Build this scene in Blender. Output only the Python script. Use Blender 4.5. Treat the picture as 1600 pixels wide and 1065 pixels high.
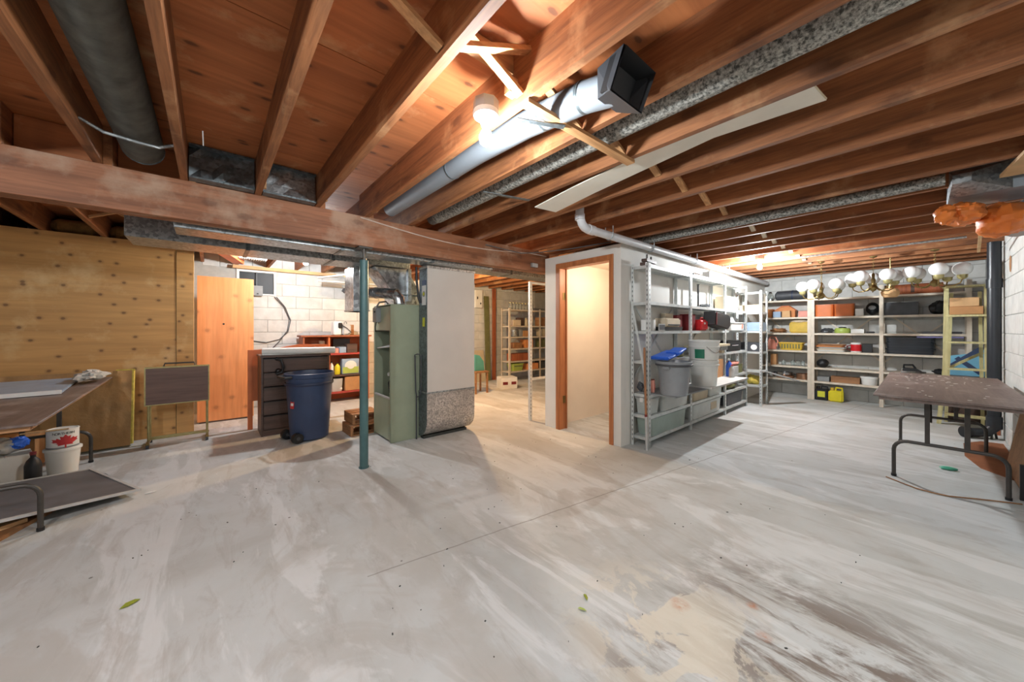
import bpy, bmesh, math, random
from mathutils import Vector, Matrix, Euler

random.seed(7)
for o in list(bpy.data.objects):
    bpy.data.objects.remove(o)
SC = bpy.context.scene
COL = SC.collection
PI = math.pi

# ------------------------------------------------------------------ camera, world, exposure
cam_data = bpy.data.cameras.new('camera')
cam_data.sensor_width = 36.0
cam_data.lens = 549.2 / 1600 * 36.0
cam_data.shift_y = -18.5 / 1600
cam_data.clip_start = 0.02
cam = bpy.data.objects.new('camera', cam_data)
cam.location = (0, 0, 1.25)
cam.rotation_euler = (PI / 2, 0, -0.708)
COL.objects.link(cam)
SC.camera = cam

SC.view_settings.view_transform = 'Standard'
SC.view_settings.look = 'None'
SC.view_settings.gamma = 1.0
SC.view_settings.use_curve_mapping = False
SC.view_settings.exposure = 0.28

W = bpy.data.worlds.new('world')
SC.world = W
W.use_nodes = True
W.node_tree.nodes['Background'].inputs[0].default_value = (1.0, 0.97, 0.93, 1)
W.node_tree.nodes['Background'].inputs[1].default_value = 0.35


def lamp(name, loc, power, color, radius):
    d = bpy.data.lights.new(name, 'POINT')
    d.energy = power
    d.color = color
    d.shadow_soft_size = radius
    o = bpy.data.objects.new(name, d)
    o.location = loc
    COL.objects.link(o)
    return o


BULB_POWER = (38.0, 72.0, 122.0)          # the bare bulbs: near, back left, far right
lamp('closet_lamp', (3.86, 2.33, 1.98), 16, (1.0, 0.78, 0.58), 0.05)
lamp('store_lamp', (3.15, 4.95, 2.08), 150, (1.0, 0.69, 0.36), 0.05)


def fill_disk(name, loc, power, size):
    d = bpy.data.lights.new(name, 'AREA')
    d.shape = 'DISK'
    d.size = size
    d.energy = power
    d.color = (0.90, 0.96, 1.0)
    o = bpy.data.objects.new(name, d)
    o.location = loc
    COL.objects.link(o)
    return o


lamp('rear_fill', (-1.3, 0.6, 2.12), 84, (0.92, 0.97, 1.0), 0.05)  # added fill light out of frame, brightens the floor and plywood wall
fill_disk('side_fill', (1.9, -0.42, 2.2), 12, 0.35)  # unseen overhead fill, added to lift the floor on the right

# ------------------------------------------------------------------ helpers
def lin(c):
    out = []
    for v in c[:3]:
        v = v / 255.0
        out.append(v / 12.92 if v <= 0.04045 else ((v + 0.055) / 1.055) ** 2.4)
    return (out[0], out[1], out[2], 1.0)


MATS = {}


class NT:
    def __init__(self, name):
        self.m = bpy.data.materials.new(name)
        self.m.use_nodes = True
        self.t = self.m.node_tree
        self.b = self.t.nodes['Principled BSDF']
        self._tc = None

    def n(self, kind, **k):
        x = self.t.nodes.new(kind)
        for a, v in k.items():
            setattr(x, a, v)
        return x

    def l(self, a, b):
        self.t.links.new(a, b)

    def coord(self, scale=(1, 1, 1), space='Object', loc=None):
        if self._tc is None:
            self._tc = self.n('ShaderNodeTexCoord')
        mp = self.n('ShaderNodeMapping')
        mp.inputs['Scale'].default_value = scale
        if loc:
            mp.inputs['Location'].default_value = loc
        self.l(self._tc.outputs[space], mp.inputs['Vector'])
        return mp.outputs['Vector']

    def shifted(self, vec, amount=37.0):
        oi = self.n('ShaderNodeObjectInfo')
        mu = self.n('ShaderNodeMath', operation='MULTIPLY')
        mu.inputs[1].default_value = amount
        self.l(oi.outputs['Random'], mu.inputs[0])
        ad = self.n('ShaderNodeVectorMath', operation='ADD')
        self.l(vec, ad.inputs[0])
        self.l(mu.outputs[0], ad.inputs[1])
        return ad.outputs[0]

    def noise(self, vec, scale, detail=3, rough=0.55, dist=0.0):
        x = self.n('ShaderNodeTexNoise')
        x.inputs['Scale'].default_value = scale
        x.inputs['Detail'].default_value = detail
        x.inputs['Roughness'].default_value = rough
        x.inputs['Distortion'].default_value = dist
        self.l(vec, x.inputs['Vector'])
        return x.outputs['Fac']

    def voro(self, vec, scale, out='Distance'):
        x = self.n('ShaderNodeTexVoronoi')
        x.inputs['Scale'].default_value = scale
        self.l(vec, x.inputs['Vector'])
        return x.outputs[out]

    def ramp(self, fac, stops):
        x = self.n('ShaderNodeValToRGB')
        r = x.color_ramp
        while len(r.elements) < len(stops):
            r.elements.new(0.5)
        for e, (p, c) in zip(r.elements, stops):
            e.position = p
            e.color = c if len(c) == 4 else (c[0], c[1], c[2], 1)
        self.l(fac, x.inputs[0])
        return x.outputs[0]

    def mix(self, fac, a, b, blend='MIX'):
        x = self.n('ShaderNodeMix', data_type='RGBA', blend_type=blend)
        for sock, v in ((0, fac), (6, a), (7, b)):
            if isinstance(v, (int, float)):
                x.inputs[sock].default_value = v
            elif isinstance(v, tuple):
                x.inputs[sock].default_value = v
            else:
                self.l(v, x.inputs[sock])
        return x.outputs[2]

    def vary(self, col, amount):
        oi = self.n('ShaderNodeObjectInfo')
        mr = self.n('ShaderNodeMapRange')
        mr.inputs['To Min'].default_value = 1 - amount
        mr.inputs['To Max'].default_value = 1 + amount
        self.l(oi.outputs['Random'], mr.inputs['Value'])
        h = self.n('ShaderNodeHueSaturation')
        self.l(mr.outputs[0], h.inputs['Value'])
        if isinstance(col, tuple):
            h.inputs['Color'].default_value = col
        else:
            self.l(col, h.inputs['Color'])
        return h.outputs[0]

    def bump(self, fac, strength=0.2, dist=0.01):
        x = self.n('ShaderNodeBump')
        x.inputs['Strength'].default_value = strength
        x.inputs['Distance'].default_value = dist
        self.l(fac, x.inputs['Height'])
        self.l(x.outputs[0], self.b.inputs['Normal'])

    def done(self, col, rough=0.6, metal=0.0):
        if isinstance(col, tuple):
            self.b.inputs['Base Color'].default_value = col
        else:
            self.l(col, self.b.inputs['Base Color'])
        if isinstance(rough, (int, float)):
            self.b.inputs['Roughness'].default_value = rough
        else:
            self.l(rough, self.b.inputs['Roughness'])
        self.b.inputs['Metallic'].default_value = metal
        return self.m


def scale_c(c, k):
    return tuple(min(255, v * k) for v in c)


def paint(name, c, rough=0.5, metal=0.0, var=0.10, scale=9.0, bump=0.0, vary=0.0, dirt=None, dirt_amt=0.5):
    t = NT(name)
    v = t.shifted(t.coord())
    f = t.noise(v, scale, 4)
    col = t.ramp(f, [(0.3, lin(scale_c(c, 1 - var))), (0.7, lin(scale_c(c, 1 + var * 0.6)))])
    if dirt:
        d = t.noise(v, scale * 0.45, 5, 0.65)
        m = t.ramp(d, [(0.52, (0, 0, 0)), (0.72, (dirt_amt,) * 3)])
        col = t.mix(m, col, lin(dirt))
    if vary:
        col = t.vary(col, vary)
    if bump:
        t.bump(t.noise(v, scale * 6, 4), bump, 0.004)
    MATS[name] = t.done(col, rough, metal)
    return MATS[name]


def wood(name, c1, c2, axis='Y', scale=14, rough=0.6, knots=0.0, knot_c=(70, 38, 22), vary=0.0, wear=None, wear_at=0.55, kscale=1.0, bump=0.1, space='Object', kuv='XY'):
    t = NT(name)
    s = {'X': (0.07, 1, 1), 'Y': (1, 0.07, 1), 'Z': (1, 1, 0.07)}[axis]
    v = t.shifted(t.coord(s, space))
    v0 = t.shifted(t.coord((1, 1, 1), space))
    g = t.noise(v, scale, 5, 0.6, 0.6)
    col = t.ramp(g, [(0.28, lin(c2)), (0.52, lin(c1)), (0.8, lin(scale_c(c1, 1.1)))])
    fine = t.noise(v, scale * 6, 3)
    col = t.mix(t.ramp(fine, [(0.35, (0.35,) * 3), (0.6, (0, 0, 0))]), col, lin(scale_c(c2, 0.85)))
    if wear:
        w = t.noise(v0, 3.2, 6, 0.62)
        col = t.mix(t.ramp(w, [(wear_at - 0.05, (0, 0, 0)), (wear_at + 0.12, (0.8,) * 3)]), col, lin(wear))
    if knots:
        sp_ = t.n('ShaderNodeSeparateXYZ')
        t.l(v0, sp_.inputs[0])
        cb_ = t.n('ShaderNodeCombineXYZ')

        def add2(p, q):
            x = t.n('ShaderNodeMath', operation='ADD')
            t.l(sp_.outputs[p], x.inputs[0])
            t.l(sp_.outputs[q], x.inputs[1])
            return x.outputs[0]
        u_, w_ = {'XY': (sp_.outputs['X'], sp_.outputs['Y']), 'XZ': (sp_.outputs['X'], sp_.outputs['Z']), 'Yx': (sp_.outputs['Y'], add2('X', 'Z')), 'Xy': (sp_.outputs['X'], add2('Y', 'Z'))}[kuv]
        sc_ = t.n('ShaderNodeMath', operation='MULTIPLY')
        sc_.inputs[1].default_value = 0.5 if kuv != 'XZ' else 0.85
        t.l(u_, sc_.inputs[0])
        t.l(sc_.outputs[0], cb_.inputs[0])
        t.l(w_, cb_.inputs[1])
        x_ = t.n('ShaderNodeTexVoronoi', voronoi_dimensions='2D')
        x_.inputs['Scale'].default_value = 4.4 * kscale
        t.l(cb_.outputs[0], x_.inputs['Vector'])
        nz_ = t.noise(v0, 30, 3)
        mx_ = t.n('ShaderNodeMath', operation='MULTIPLY_ADD')
        mx_.inputs[1].default_value = 0.07
        t.l(nz_, mx_.inputs[0])
        t.l(x_.outputs['Distance'], mx_.inputs[2])
        km = t.ramp(mx_.outputs[0], [(0.0, (knots,) * 3), (0.085, (knots * 0.9,) * 3), (0.115, (knots * 0.3,) * 3), (0.19, (0, 0, 0))])
        col = t.mix(km, col, lin(knot_c))
    if vary:
        col = t.vary(col, vary)
    t.bump(fine, bump, 0.003)
    MATS[name] = t.done(col, rough)
    return MATS[name]


def spangle(name, c, rough=0.38, metal=0.75, scale=60, con=0.28, vary=0.0):
    t = NT(name)
    v = t.coord()
    k = t.voro(v, scale, 'Color')
    bw = t.n('ShaderNodeRGBToBW')
    t.l(k, bw.inputs[0])
    col = t.ramp(bw.outputs[0], [(0.15, lin(scale_c(c, 1 - con))), (0.85, lin(scale_c(c, 1 + con * 0.6)))])
    big = t.noise(v, 3.0, 3)
    col = t.mix(t.ramp(big, [(0.35, (0.45,) * 3), (0.65, (0, 0, 0))]), col, lin(scale_c(c, 0.7)))
    MATS[name] = t.done(col, rough, metal)
    return MATS[name]


def glow(name, c, strength):
    t = NT(name)
    t.b.inputs['Base Color'].default_value = (0.8, 0.8, 0.8, 1)
    t.b.inputs['Emission Color'].default_value = c
    t.b.inputs['Emission Strength'].default_value = strength
    MATS[name] = t.m
    return t.m


# ------------------------------------------------------------------ mesh builder
class G:
    """Collects shapes; build() links them as one mesh object."""

    def __init__(self):
        self.v = []
        self.f = []

    def add(self, vs, fs, M=None):
        o = len(self.v)
        for p in vs:
            p = Vector(p)
            self.v.append(M @ p if M is not None else p)
        for f in fs:
            self.f.append(tuple(i + o for i in f))
        return self

    def box(self, x0, x1, y0, y1, z0, z1, M=None):
        vs = [(x0, y0, z0), (x1, y0, z0), (x1, y1, z0), (x0, y1, z0), (x0, y0, z1), (x1, y0, z1), (x1, y1, z1), (x0, y1, z1)]
        fs = [(0, 3, 2, 1), (4, 5, 6, 7), (0, 1, 5, 4), (1, 2, 6, 5), (2, 3, 7, 6), (3, 0, 4, 7)]
        return self.add(vs, fs, M)

    def cbox(self, c, s, rot=(0, 0, 0)):
        M = Matrix.Translation(c) @ Euler(rot).to_matrix().to_4x4()
        return self.box(-s[0] / 2, s[0] / 2, -s[1] / 2, s[1] / 2, -s[2] / 2, s[2] / 2, M)

    def bar(self, p0, p1, w, h, up=(0, 0, 1)):
        """a rectangular bar from p0 to p1, w across, h along up"""
        p0, p1 = Vector(p0), Vector(p1)
        d = (p1 - p0)
        L = d.length
        d.normalize()
        up = Vector(up)
        s = d.cross(up)
        if s.length < 1e-4:
            s = d.cross(Vector((1, 0, 0)))
        s.normalize()
        u = s.cross(d).normalized()
        M = Matrix((s, d, u)).transposed().to_4x4()
        M.translation = p0
        return self.box(-w / 2, w / 2, 0, L, -h / 2, h / 2, M)

    def rings(self, rings, close0=True, close1=True):
        n = len(rings[0])
        o = len(self.v)
        for r in rings:
            self.v.extend(Vector(p) for p in r)
        for i in range(len(rings) - 1):
            for j in range(n):
                a = o + i * n + j
                b = o + i * n + (j + 1) % n
                self.f.append((a, b, b + n, a + n))
        if close0:
            self.f.append(tuple(o + j for j in reversed(range(n))))
        if close1:
            k = o + (len(rings) - 1) * n
            self.f.append(tuple(k + j for j in range(n)))
        return self

    def cyl(self, p0, p1, r, r1=None, n=14):
        r1 = r if r1 is None else r1
        p0, p1 = Vector(p0), Vector(p1)
        d = (p1 - p0).normalized()
        a = d.orthogonal().normalized()
        b = d.cross(a)
        R = []
        for p, q in ((p0, r), (p1, r1)):
            R.append([p + (a * math.cos(2 * PI * k / n) + b * math.sin(2 * PI * k / n)) * q for k in range(n)])
        return self.rings(R)

    def tube(self, pts, r, n=8):
        pts = [Vector(p) for p in pts]
        R = []
        prev = None
        for i, p in enumerate(pts):
            d = (pts[min(i + 1, len(pts) - 1)] - pts[max(i - 1, 0)]).normalized()
            if prev is None:
                a = d.orthogonal().normalized()
            else:
                a = (prev - d * prev.dot(d))
                a = a.normalized() if a.length > 1e-5 else d.orthogonal().normalized()
            prev = a
            b = d.cross(a)
            rr = r[i] if isinstance(r, (list, tuple)) else r
            R.append([p + (a * math.cos(2 * PI * k / n) + b * math.sin(2 * PI * k / n)) * rr for k in range(n)])
        return self.rings(R)

    def lathe(self, prof, c=(0, 0, 0), n=20, closed=True, sx=1.0, sy=1.0):
        R = [[(c[0] + sx * r * math.cos(2 * PI * k / n), c[1] + sy * r * math.sin(2 * PI * k / n), c[2] + z) for k in range(n)] for r, z in prof]
        return self.rings(R, closed, closed)

    def sph(self, c, r, n=14, m=9, s=(1, 1, 1)):
        prof = [(math.sin(PI * i / m), -math.cos(PI * i / m)) for i in range(m + 1)]
        prof[0] = (0.02, -1)
        prof[-1] = (0.02, 1)
        R = [[(c[0] + s[0] * r * q * math.cos(2 * PI * k / n), c[1] + s[1] * r * q * math.sin(2 * PI * k / n), c[2] + s[2] * r * z) for k in range(n)] for q, z in prof]
        return self.rings(R)

    def prism(self, poly, d0, d1, axis='Y', M=None):
        """poly: 2D points; axis 'Y': (x,z) extruded in y; 'X': (y,z); 'Z': (x,y)"""
        n = len(poly)

        def P(p, d):
            return {'Y': (p[0], d, p[1]), 'X': (d, p[0], p[1]), 'Z': (p[0], p[1], d)}[axis]
        vs = [P(p, d0) for p in poly] + [P(p, d1) for p in poly]
        fs = [tuple(reversed(range(n))), tuple(range(n, 2 * n))] + [(i, (i + 1) % n, n + (i + 1) % n, n + i) for i in range(n)]
        return self.add(vs, fs, M)

    def tub(self, w, d, h, taper=0.85, t=0.006, c=(0, 0, 0), rim=0.0, r=0.18, n=5):
        """open rounded-rectangle tub, w x d at the top"""
        def ring(k, z, off):
            ww, dd = w * k / 2 - off, d * k / 2 - off
            rr = min(ww, dd) * r * 2
            out = []
            for q, (sx, sy) in enumerate(((1, 1), (-1, 1), (-1, -1), (1, -1))):
                for i in range(n):
                    a = q * PI / 2 + i * PI / 2 / (n - 1)
                    out.append((c[0] + sx * (ww - rr) + rr * math.cos(a), c[1] + sy * (dd - rr) + rr * math.sin(a), c[2] + z))
            return out
        R = [ring(taper, 0, 0), ring(1, h - rim * 1.5, 0)]
        if rim:
            R += [ring(1, h - rim * 1.5, -rim), ring(1, h, -rim)]
        R += [ring(1, h, t), ring(taper, t, t)]
        return self.rings(R)

    def build(self, name, mat, parent=None, bevel=0.0, smooth=True, seg=2):
        me = bpy.data.meshes.new(name)
        me.from_pydata([tuple(p) for p in self.v], [], self.f)
        me.validate()
        bm = bmesh.new()
        bm.from_mesh(me)
        bmesh.ops.recalc_face_normals(bm, faces=bm.faces)
        if bevel:
            es = [e for e in bm.edges if len(e.link_faces) == 2 and e.calc_face_angle(0) > 0.6]
            bmesh.ops.bevel(bm, geom=es, offset=bevel, segments=seg, affect='EDGES', clamp_overlap=True)
        if smooth:
            for f in bm.faces:
                f.smooth = True
            for e in bm.edges:
                e.smooth = len(e.link_faces) == 2 and e.calc_face_angle(0) < 0.62
        bm.to_mesh(me)
        bm.free()
        m = MATS[mat] if isinstance(mat, str) else mat
        me.materials.append(m)
        o = bpy.data.objects.new(name, me)
        COL.objects.link(o)
        if parent is not None:
            o.parent = parent
        return o


def tag(o, label, cat, group=None, kind=None):
    o['label'] = label
    o['category'] = cat
    if group:
        o['group'] = group
    if kind:
        o['kind'] = kind
    return o


def thing(name, label, cat, loc=(0, 0, 0), rz=0.0, group=None):
    o = bpy.data.objects.new(name, None)
    o.empty_display_size = 0.05
    o.location = loc
    o.rotation_euler = (0, 0, rz)
    COL.objects.link(o)
    return tag(o, label, cat, group)


def solo(name, g, mat, label, cat, loc=(0, 0, 0), rz=0.0, group=None, bevel=0.0, rot=None):
    o = g.build(name, mat, None, bevel)
    o.location = loc
    o.rotation_euler = rot if rot else (0, 0, rz)
    return tag(o, label, cat, group)


def struct(name, g=None, mat=None):
    if g is None:
        o = bpy.data.objects.new(name, None)
        COL.objects.link(o)
    else:
        o = g.build(name, mat)
    o['kind'] = 'structure'
    return o


def inst(name, src, parent, loc=(0, 0, 0), rot=(0, 0, 0)):
    o = bpy.data.objects.new(name, src.data)
    o.parent = parent
    o.location = loc
    o.rotation_euler = rot
    COL.objects.link(o)
    return o


KIDS = {}


def clone(root, loc, rz, label, group=None):
    def cp(o, par):
        c = o.copy()
        COL.objects.link(c)
        c.parent = par
        for ch in [x for x in bpy.data.objects if x.parent == o and x != c]:
            cp(ch, c)
        return c
    r = cp(root, None)
    r.location = loc
    r.rotation_euler = (0, 0, rz)
    r['label'] = label
    if group:
        r['group'] = group
    return r


def arc(c, r, a0, a1, plane='XZ', n=7):
    out = []
    for i in range(n):
        a = a0 + (a1 - a0) * i / (n - 1)
        u, w = r * math.cos(a), r * math.sin(a)
        out.append({'XZ': (c[0] + u, c[1], c[2] + w), 'YZ': (c[0], c[1] + u, c[2] + w), 'XY': (c[0] + u, c[1] + w, c[2])}[plane])
    return out


def lettering(name, text, size, mat, parent, loc, rot, depth=0.0004):
    cu = bpy.data.curves.new(name, 'FONT')
    cu.body = text
    cu.size = size
    cu.extrude = depth
    cu.align_x = 'CENTER'
    tmp = bpy.data.objects.new(name, cu)
    me = bpy.data.meshes.new_from_object(tmp)
    bpy.data.objects.remove(tmp)
    me.materials.clear()
    me.materials.append(MATS[mat])
    o = bpy.data.objects.new(name, me)
    o.parent = parent
    o.location = loc
    o.rotation_euler = rot
    COL.objects.link(o)
    return o
# ------------------------------------------------------------------ materials
wood('joist_wood', (158, 102, 62), (106, 64, 38), 'Y', 16, 0.68, knots=0.55, vary=0.16, wear=(200, 152, 108), wear_at=0.62, kscale=0.6, kuv='Yx')
wood('bridge_wood', (206, 160, 112), (165, 115, 70), 'X', 16, 0.6, vary=0.18)
wood('beam_wood', (156, 102, 70), (116, 72, 46), 'X', 13, 0.6, knots=0.5, wear=(176, 146, 122), wear_at=0.56, kscale=0.7, kuv='Xy')
wood('ceiling_ply', (186, 114, 66), (158, 90, 48), 'X', 5, 0.68, knots=0.8, vary=0.08, wear=(216, 170, 122), wear_at=0.62, kscale=1.15, kuv='XY')
wood('wall_ply', (198, 153, 94), (182, 136, 78), 'X', 4, 0.6, knots=0.8, knot_c=(92, 58, 34), wear=(214, 182, 132), wear_at=0.6, kscale=1.2, kuv='XZ')
wood('orange_ply', (228, 156, 100), (218, 140, 84), 'Z', 5, 0.5, knots=0.45, knot_c=(120, 66, 36), kscale=0.7, kuv='XZ')
wood('door_trim', (186, 118, 72), (158, 92, 54), 'Z', 14, 0.42)
wood('dark_veneer', (92, 72, 64), (66, 52, 46), 'X', 10, 0.45)
wood('table_brown', (124, 108, 101), (98, 82, 76), 'X', 9, 0.45, wear=(164, 152, 146), wear_at=0.6)
wood('table_brown_y', (122, 104, 96), (90, 74, 68), 'Y', 9, 0.5, wear=(176, 160, 152), wear_at=0.57)
wood('edge_wood', (190, 140, 96), (150, 100, 64), 'Y', 12, 0.6)
wood('pale_lumber', (206, 172, 128), (172, 134, 92), 'Z', 13, 0.6)
wood('yellow_wood', (204, 196, 146), (180, 170, 118), 'Z', 14, 0.55)
wood('red_wood', (170, 96, 60), (128, 66, 40), 'Z', 12, 0.6)
wood('tray_brown', (112, 88, 80), (86, 66, 60), 'X', 8, 0.4)
wood('plank_brown', (164, 118, 78), (126, 84, 52), 'Y', 12, 0.6)
wood('broom_wood', (160, 110, 74), (130, 84, 54), 'Z', 14, 0.5)
spangle('galvanised', (178, 184, 186), 0.36, 0.7, 55, 0.22)
spangle('galvanised_dark', (118, 128, 132), 0.42, 0.6, 50, 0.2)
spangle('galvanised_pale', (196, 190, 184), 0.42, 0.45, 75, 0.24)
spangle('foil_wrap', (186, 190, 194), 0.22, 0.9, 30, 0.3)
paint('duct_grey', (150, 160, 168), 0.42, 0.4, 0.12, 5, dirt=(110, 112, 112))
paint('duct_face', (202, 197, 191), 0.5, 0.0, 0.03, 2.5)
t = NT('speckled_wrap')
v = t.coord()
n1 = t.noise(v, 60, 5, 0.7)
t.bump(n1, 0.4, 0.004)
MATS['speckled_wrap'] = t.done(t.ramp(n1, [(0.38, lin((70, 70, 66))), (0.62, lin((186, 184, 176)))]), 0.9)
paint('grey_wrap', (86, 86, 80), 0.85, 0, 0.2, 14, bump=0.2)
paint('block_white', (204, 204, 200), 0.75, 0, 0.06, 7, bump=0.35, vary=0.035)
paint('mortar', (176, 176, 172), 0.9, 0, 0.05, 12)
paint('drywall', (222, 219, 212), 0.7, 0, 0.025, 3)
paint('drywall_warm', (235, 222, 205), 0.7, 0, 0.02, 3)
paint('post_teal', (78, 112, 114), 0.42, 0.1, 0.10, 8)
paint('screw_steel', (90, 88, 84), 0.4, 0.7, 0.1, 20)
paint('furnace_green', (156, 166, 142), 0.42, 0.05, 0.04, 5)
paint('furnace_dark', (58, 60, 56), 0.7, 0, 0.15, 12)
paint('boot_grey', (52, 54, 58), 0.45, 0.1, 0.08, 8)
paint('black', (28, 28, 30), 0.5, 0, 0.1, 12)
paint('black_gloss', (24, 25, 28), 0.28, 0, 0.1, 12)
paint('dark_grey', (70, 72, 76), 0.5, 0, 0.1, 12)
paint('grey', (136, 138, 138), 0.5, 0, 0.08, 9)
paint('light_grey', (186, 186, 184), 0.5, 0, 0.05, 9)
paint('rack_grey', (206, 209, 207), 0.42, 0.25, 0.06, 12, dirt=(150, 150, 146))
paint('rack_cream', (214, 202, 184), 0.45, 0.1, 0.06, 12)
paint('white', (228, 228, 224), 0.45, 0, 0.03, 8)
paint('white_pail', (226, 226, 220), 0.38, 0, 0.03, 5)
paint('cream', (222, 206, 180), 0.5, 0, 0.05, 8)
paint('beige', (196, 182, 154), 0.55, 0, 0.05, 8)
paint('navy', (50, 66, 98), 0.42, 0, 0.06, 6)
paint('navy_dark', (38, 50, 78), 0.45, 0, 0.06, 6)
paint('blue', (46, 104, 214), 0.4, 0, 0.06, 6)
paint('sky_blue', (116, 178, 206), 0.5, 0, 0.05, 6)
paint('pale_blue', (150, 172, 196), 0.4, 0.1, 0.10, 5)
paint('red', (196, 48, 50), 0.42, 0, 0.06, 8)
paint('bright_red', (206, 32, 40), 0.4, 0, 0.05, 8)
paint('dark_red', (120, 34, 38), 0.45, 0, 0.08, 8)
paint('red_shelf', (178, 72, 64), 0.4, 0, 0.08, 8)
paint('pink', (226, 150, 132), 0.5, 0, 0.05, 8)
paint('orange', (222, 120, 60), 0.5, 0, 0.06, 6)
paint('duct_smooth', (146, 154, 162), 0.5, 0.2, 0.05, 3)
paint('orange_wood', (210, 118, 70), 0.45, 0, 0.06, 6)
paint('carton', (190, 140, 92), 0.75, 0, 0.06, 8)
paint('carton_pale', (212, 170, 122), 0.75, 0, 0.06, 8)
paint('carton_orange', (216, 142, 86), 0.7, 0, 0.06, 8)
paint('yellow', (212, 176, 60), 0.45, 0, 0.08, 8)
paint('jug_yellow', (222, 206, 38), 0.4, 0, 0.05, 8)
paint('lime', (170, 190, 90), 0.45, 0, 0.06, 8)
paint('green', (60, 130, 96), 0.45, 0, 0.06, 8)
paint('olive', (112, 112, 70), 0.6, 0, 0.1, 8)
paint('teal_cloth', (80, 150, 142), 0.6, 0, 0.06, 8)
paint('soap_green', (92, 190, 160), 0.4, 0, 0.05, 20)
paint('brass', (150, 128, 80), 0.3, 0.85, 0.1, 20)
paint('brass_pale', (176, 166, 116), 0.35, 0.5, 0.1, 20)
paint('chrome', (188, 188, 188), 0.2, 0.95, 0.04, 20)
paint('copper_pan', (176, 134, 106), 0.3, 0.7, 0.1, 20)
paint('table_steel', (74, 70, 66), 0.45, 0.3, 0.1, 16)
paint('pvc', (206, 206, 208), 0.35, 0, 0.05, 5)
paint('abs_black', (38, 42, 48), 0.35, 0, 0.08, 6)
paint('kraft', (170, 130, 80), 0.6, 0, 0.12, 4, bump=0.9)
paint('fibre_yellow', (206, 186, 88), 0.95, 0, 0.12, 30, bump=0.6)
paint('fibre_brown', (150, 112, 62), 0.95, 0, 0.14, 22, bump=0.6)
paint('orange_bag', (255, 136, 58), 0.45, 0, 0.12, 5)
paint('can_grey', (142, 146, 150), 0.4, 0.15, 0.08, 5)
paint('tote_clear', (186, 190, 186), 0.35, 0, 0.06, 5)
paint('tote_green', (150, 166, 158), 0.4, 0, 0.06, 5)
paint('rag', (182, 180, 174), 0.9, 0, 0.14, 14)
paint('board_white', (226, 221, 208), 0.6, 0, 0.04, 4)
paint('leaf_green', (140, 150, 40), 0.6, 0, 0.15, 30)
paint('cable_white', (206, 186, 170), 0.5)
paint('cable_grey', (96, 98, 98), 0.5)
paint('shade_brown', (142, 88, 56), 0.9, 0, 0.16, 4)
paint('glass_dark', (26, 30, 34), 0.5)
paint('screen_mesh', (98, 98, 102), 0.5, 0, 0.12, 4)
paint('label_white', (232, 232, 228), 0.5, 0, 0.0)
paint('label_green', (34, 120, 90), 0.5, 0, 0.04)
paint('label_yellow', (206, 206, 60), 0.5, 0, 0.04)
paint('paper_purple', (130, 126, 176), 0.5, 0, 0.05)
for i_, p_ in enumerate(BULB_POWER):
    glow('bulb_glow_%d' % i_, (0.92, 0.97, 1.0, 1), p_ / 0.0355)

t = NT('globe_glass')
t.b.inputs['Base Color'].default_value = lin((238, 240, 240))
t.b.inputs['Roughness'].default_value = 0.18
t.b.inputs['Subsurface Weight'].default_value = 0.3
t.b.inputs['Subsurface Radius'].default_value = (0.05, 0.05, 0.05)
MATS['globe_glass'] = t.m

t = NT('clear_glass')
t.b.inputs['Base Color'].default_value = (0.85, 0.9, 0.88, 1)
t.b.inputs['Roughness'].default_value = 0.08
t.b.inputs['Transmission Weight'].default_value = 0.85
MATS['clear_glass'] = t.m

# worn grey concrete with plaster smears, a hairline control joint, rust and dirt
t = NT('concrete')
v = t.coord()
vs = t.coord((1.0, 0.42, 1.0))
vr = t.n('ShaderNodeMapping')
vr.inputs['Rotation'].default_value = (0, 0, 0.7)
vr.inputs['Scale'].default_value = (1.0, 0.28, 1)
t.l(t._tc.outputs['Object'], vr.inputs['Vector'])
vr = vr.outputs[0]
b1 = t.noise(v, 0.9, 6, 0.6, 0.3)
col = t.ramp(b1, [(0.32, lin((174, 174, 169))), (0.5, lin((191, 194, 192))), (0.7, lin((204, 209, 210)))])
sm = t.noise(vr, 1.5, 7, 0.62, 1.4)
col = t.mix(t.ramp(sm, [(0.50, (0, 0, 0)), (0.535, (0.42,) * 3), (0.62, (0.28,) * 3), (0.66, (0, 0, 0))]), col, lin((226, 228, 228)))
sm2 = t.noise(vs, 1.15, 6, 0.6, 1.0)
col = t.mix(t.ramp(sm2, [(0.42, (0.5,) * 3), (0.45, (0.3,) * 3), (0.47, (0, 0, 0))]), col, lin((172, 168, 160)))
fn = t.noise(vr, 9, 6, 0.7, 0.8)
col = t.mix(t.ramp(fn, [(0.3, (0.5,) * 3), (0.48, (0, 0, 0))]), col, lin((160, 155, 148)))


def blob(cx, cy, r, soft):
    d = t.n('ShaderNodeVectorMath', operation='DISTANCE')
    d.inputs[1].default_value = (cx, cy, 0)
    t.l(v, d.inputs[0])
    return t.ramp(d.outputs['Value'], [(max(0, r - soft), (1, 1, 1)), (min(1, r), (0, 0, 0))])


def times(a, b):
    return t.mix(1.0, a, b, 'MULTIPLY')


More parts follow.
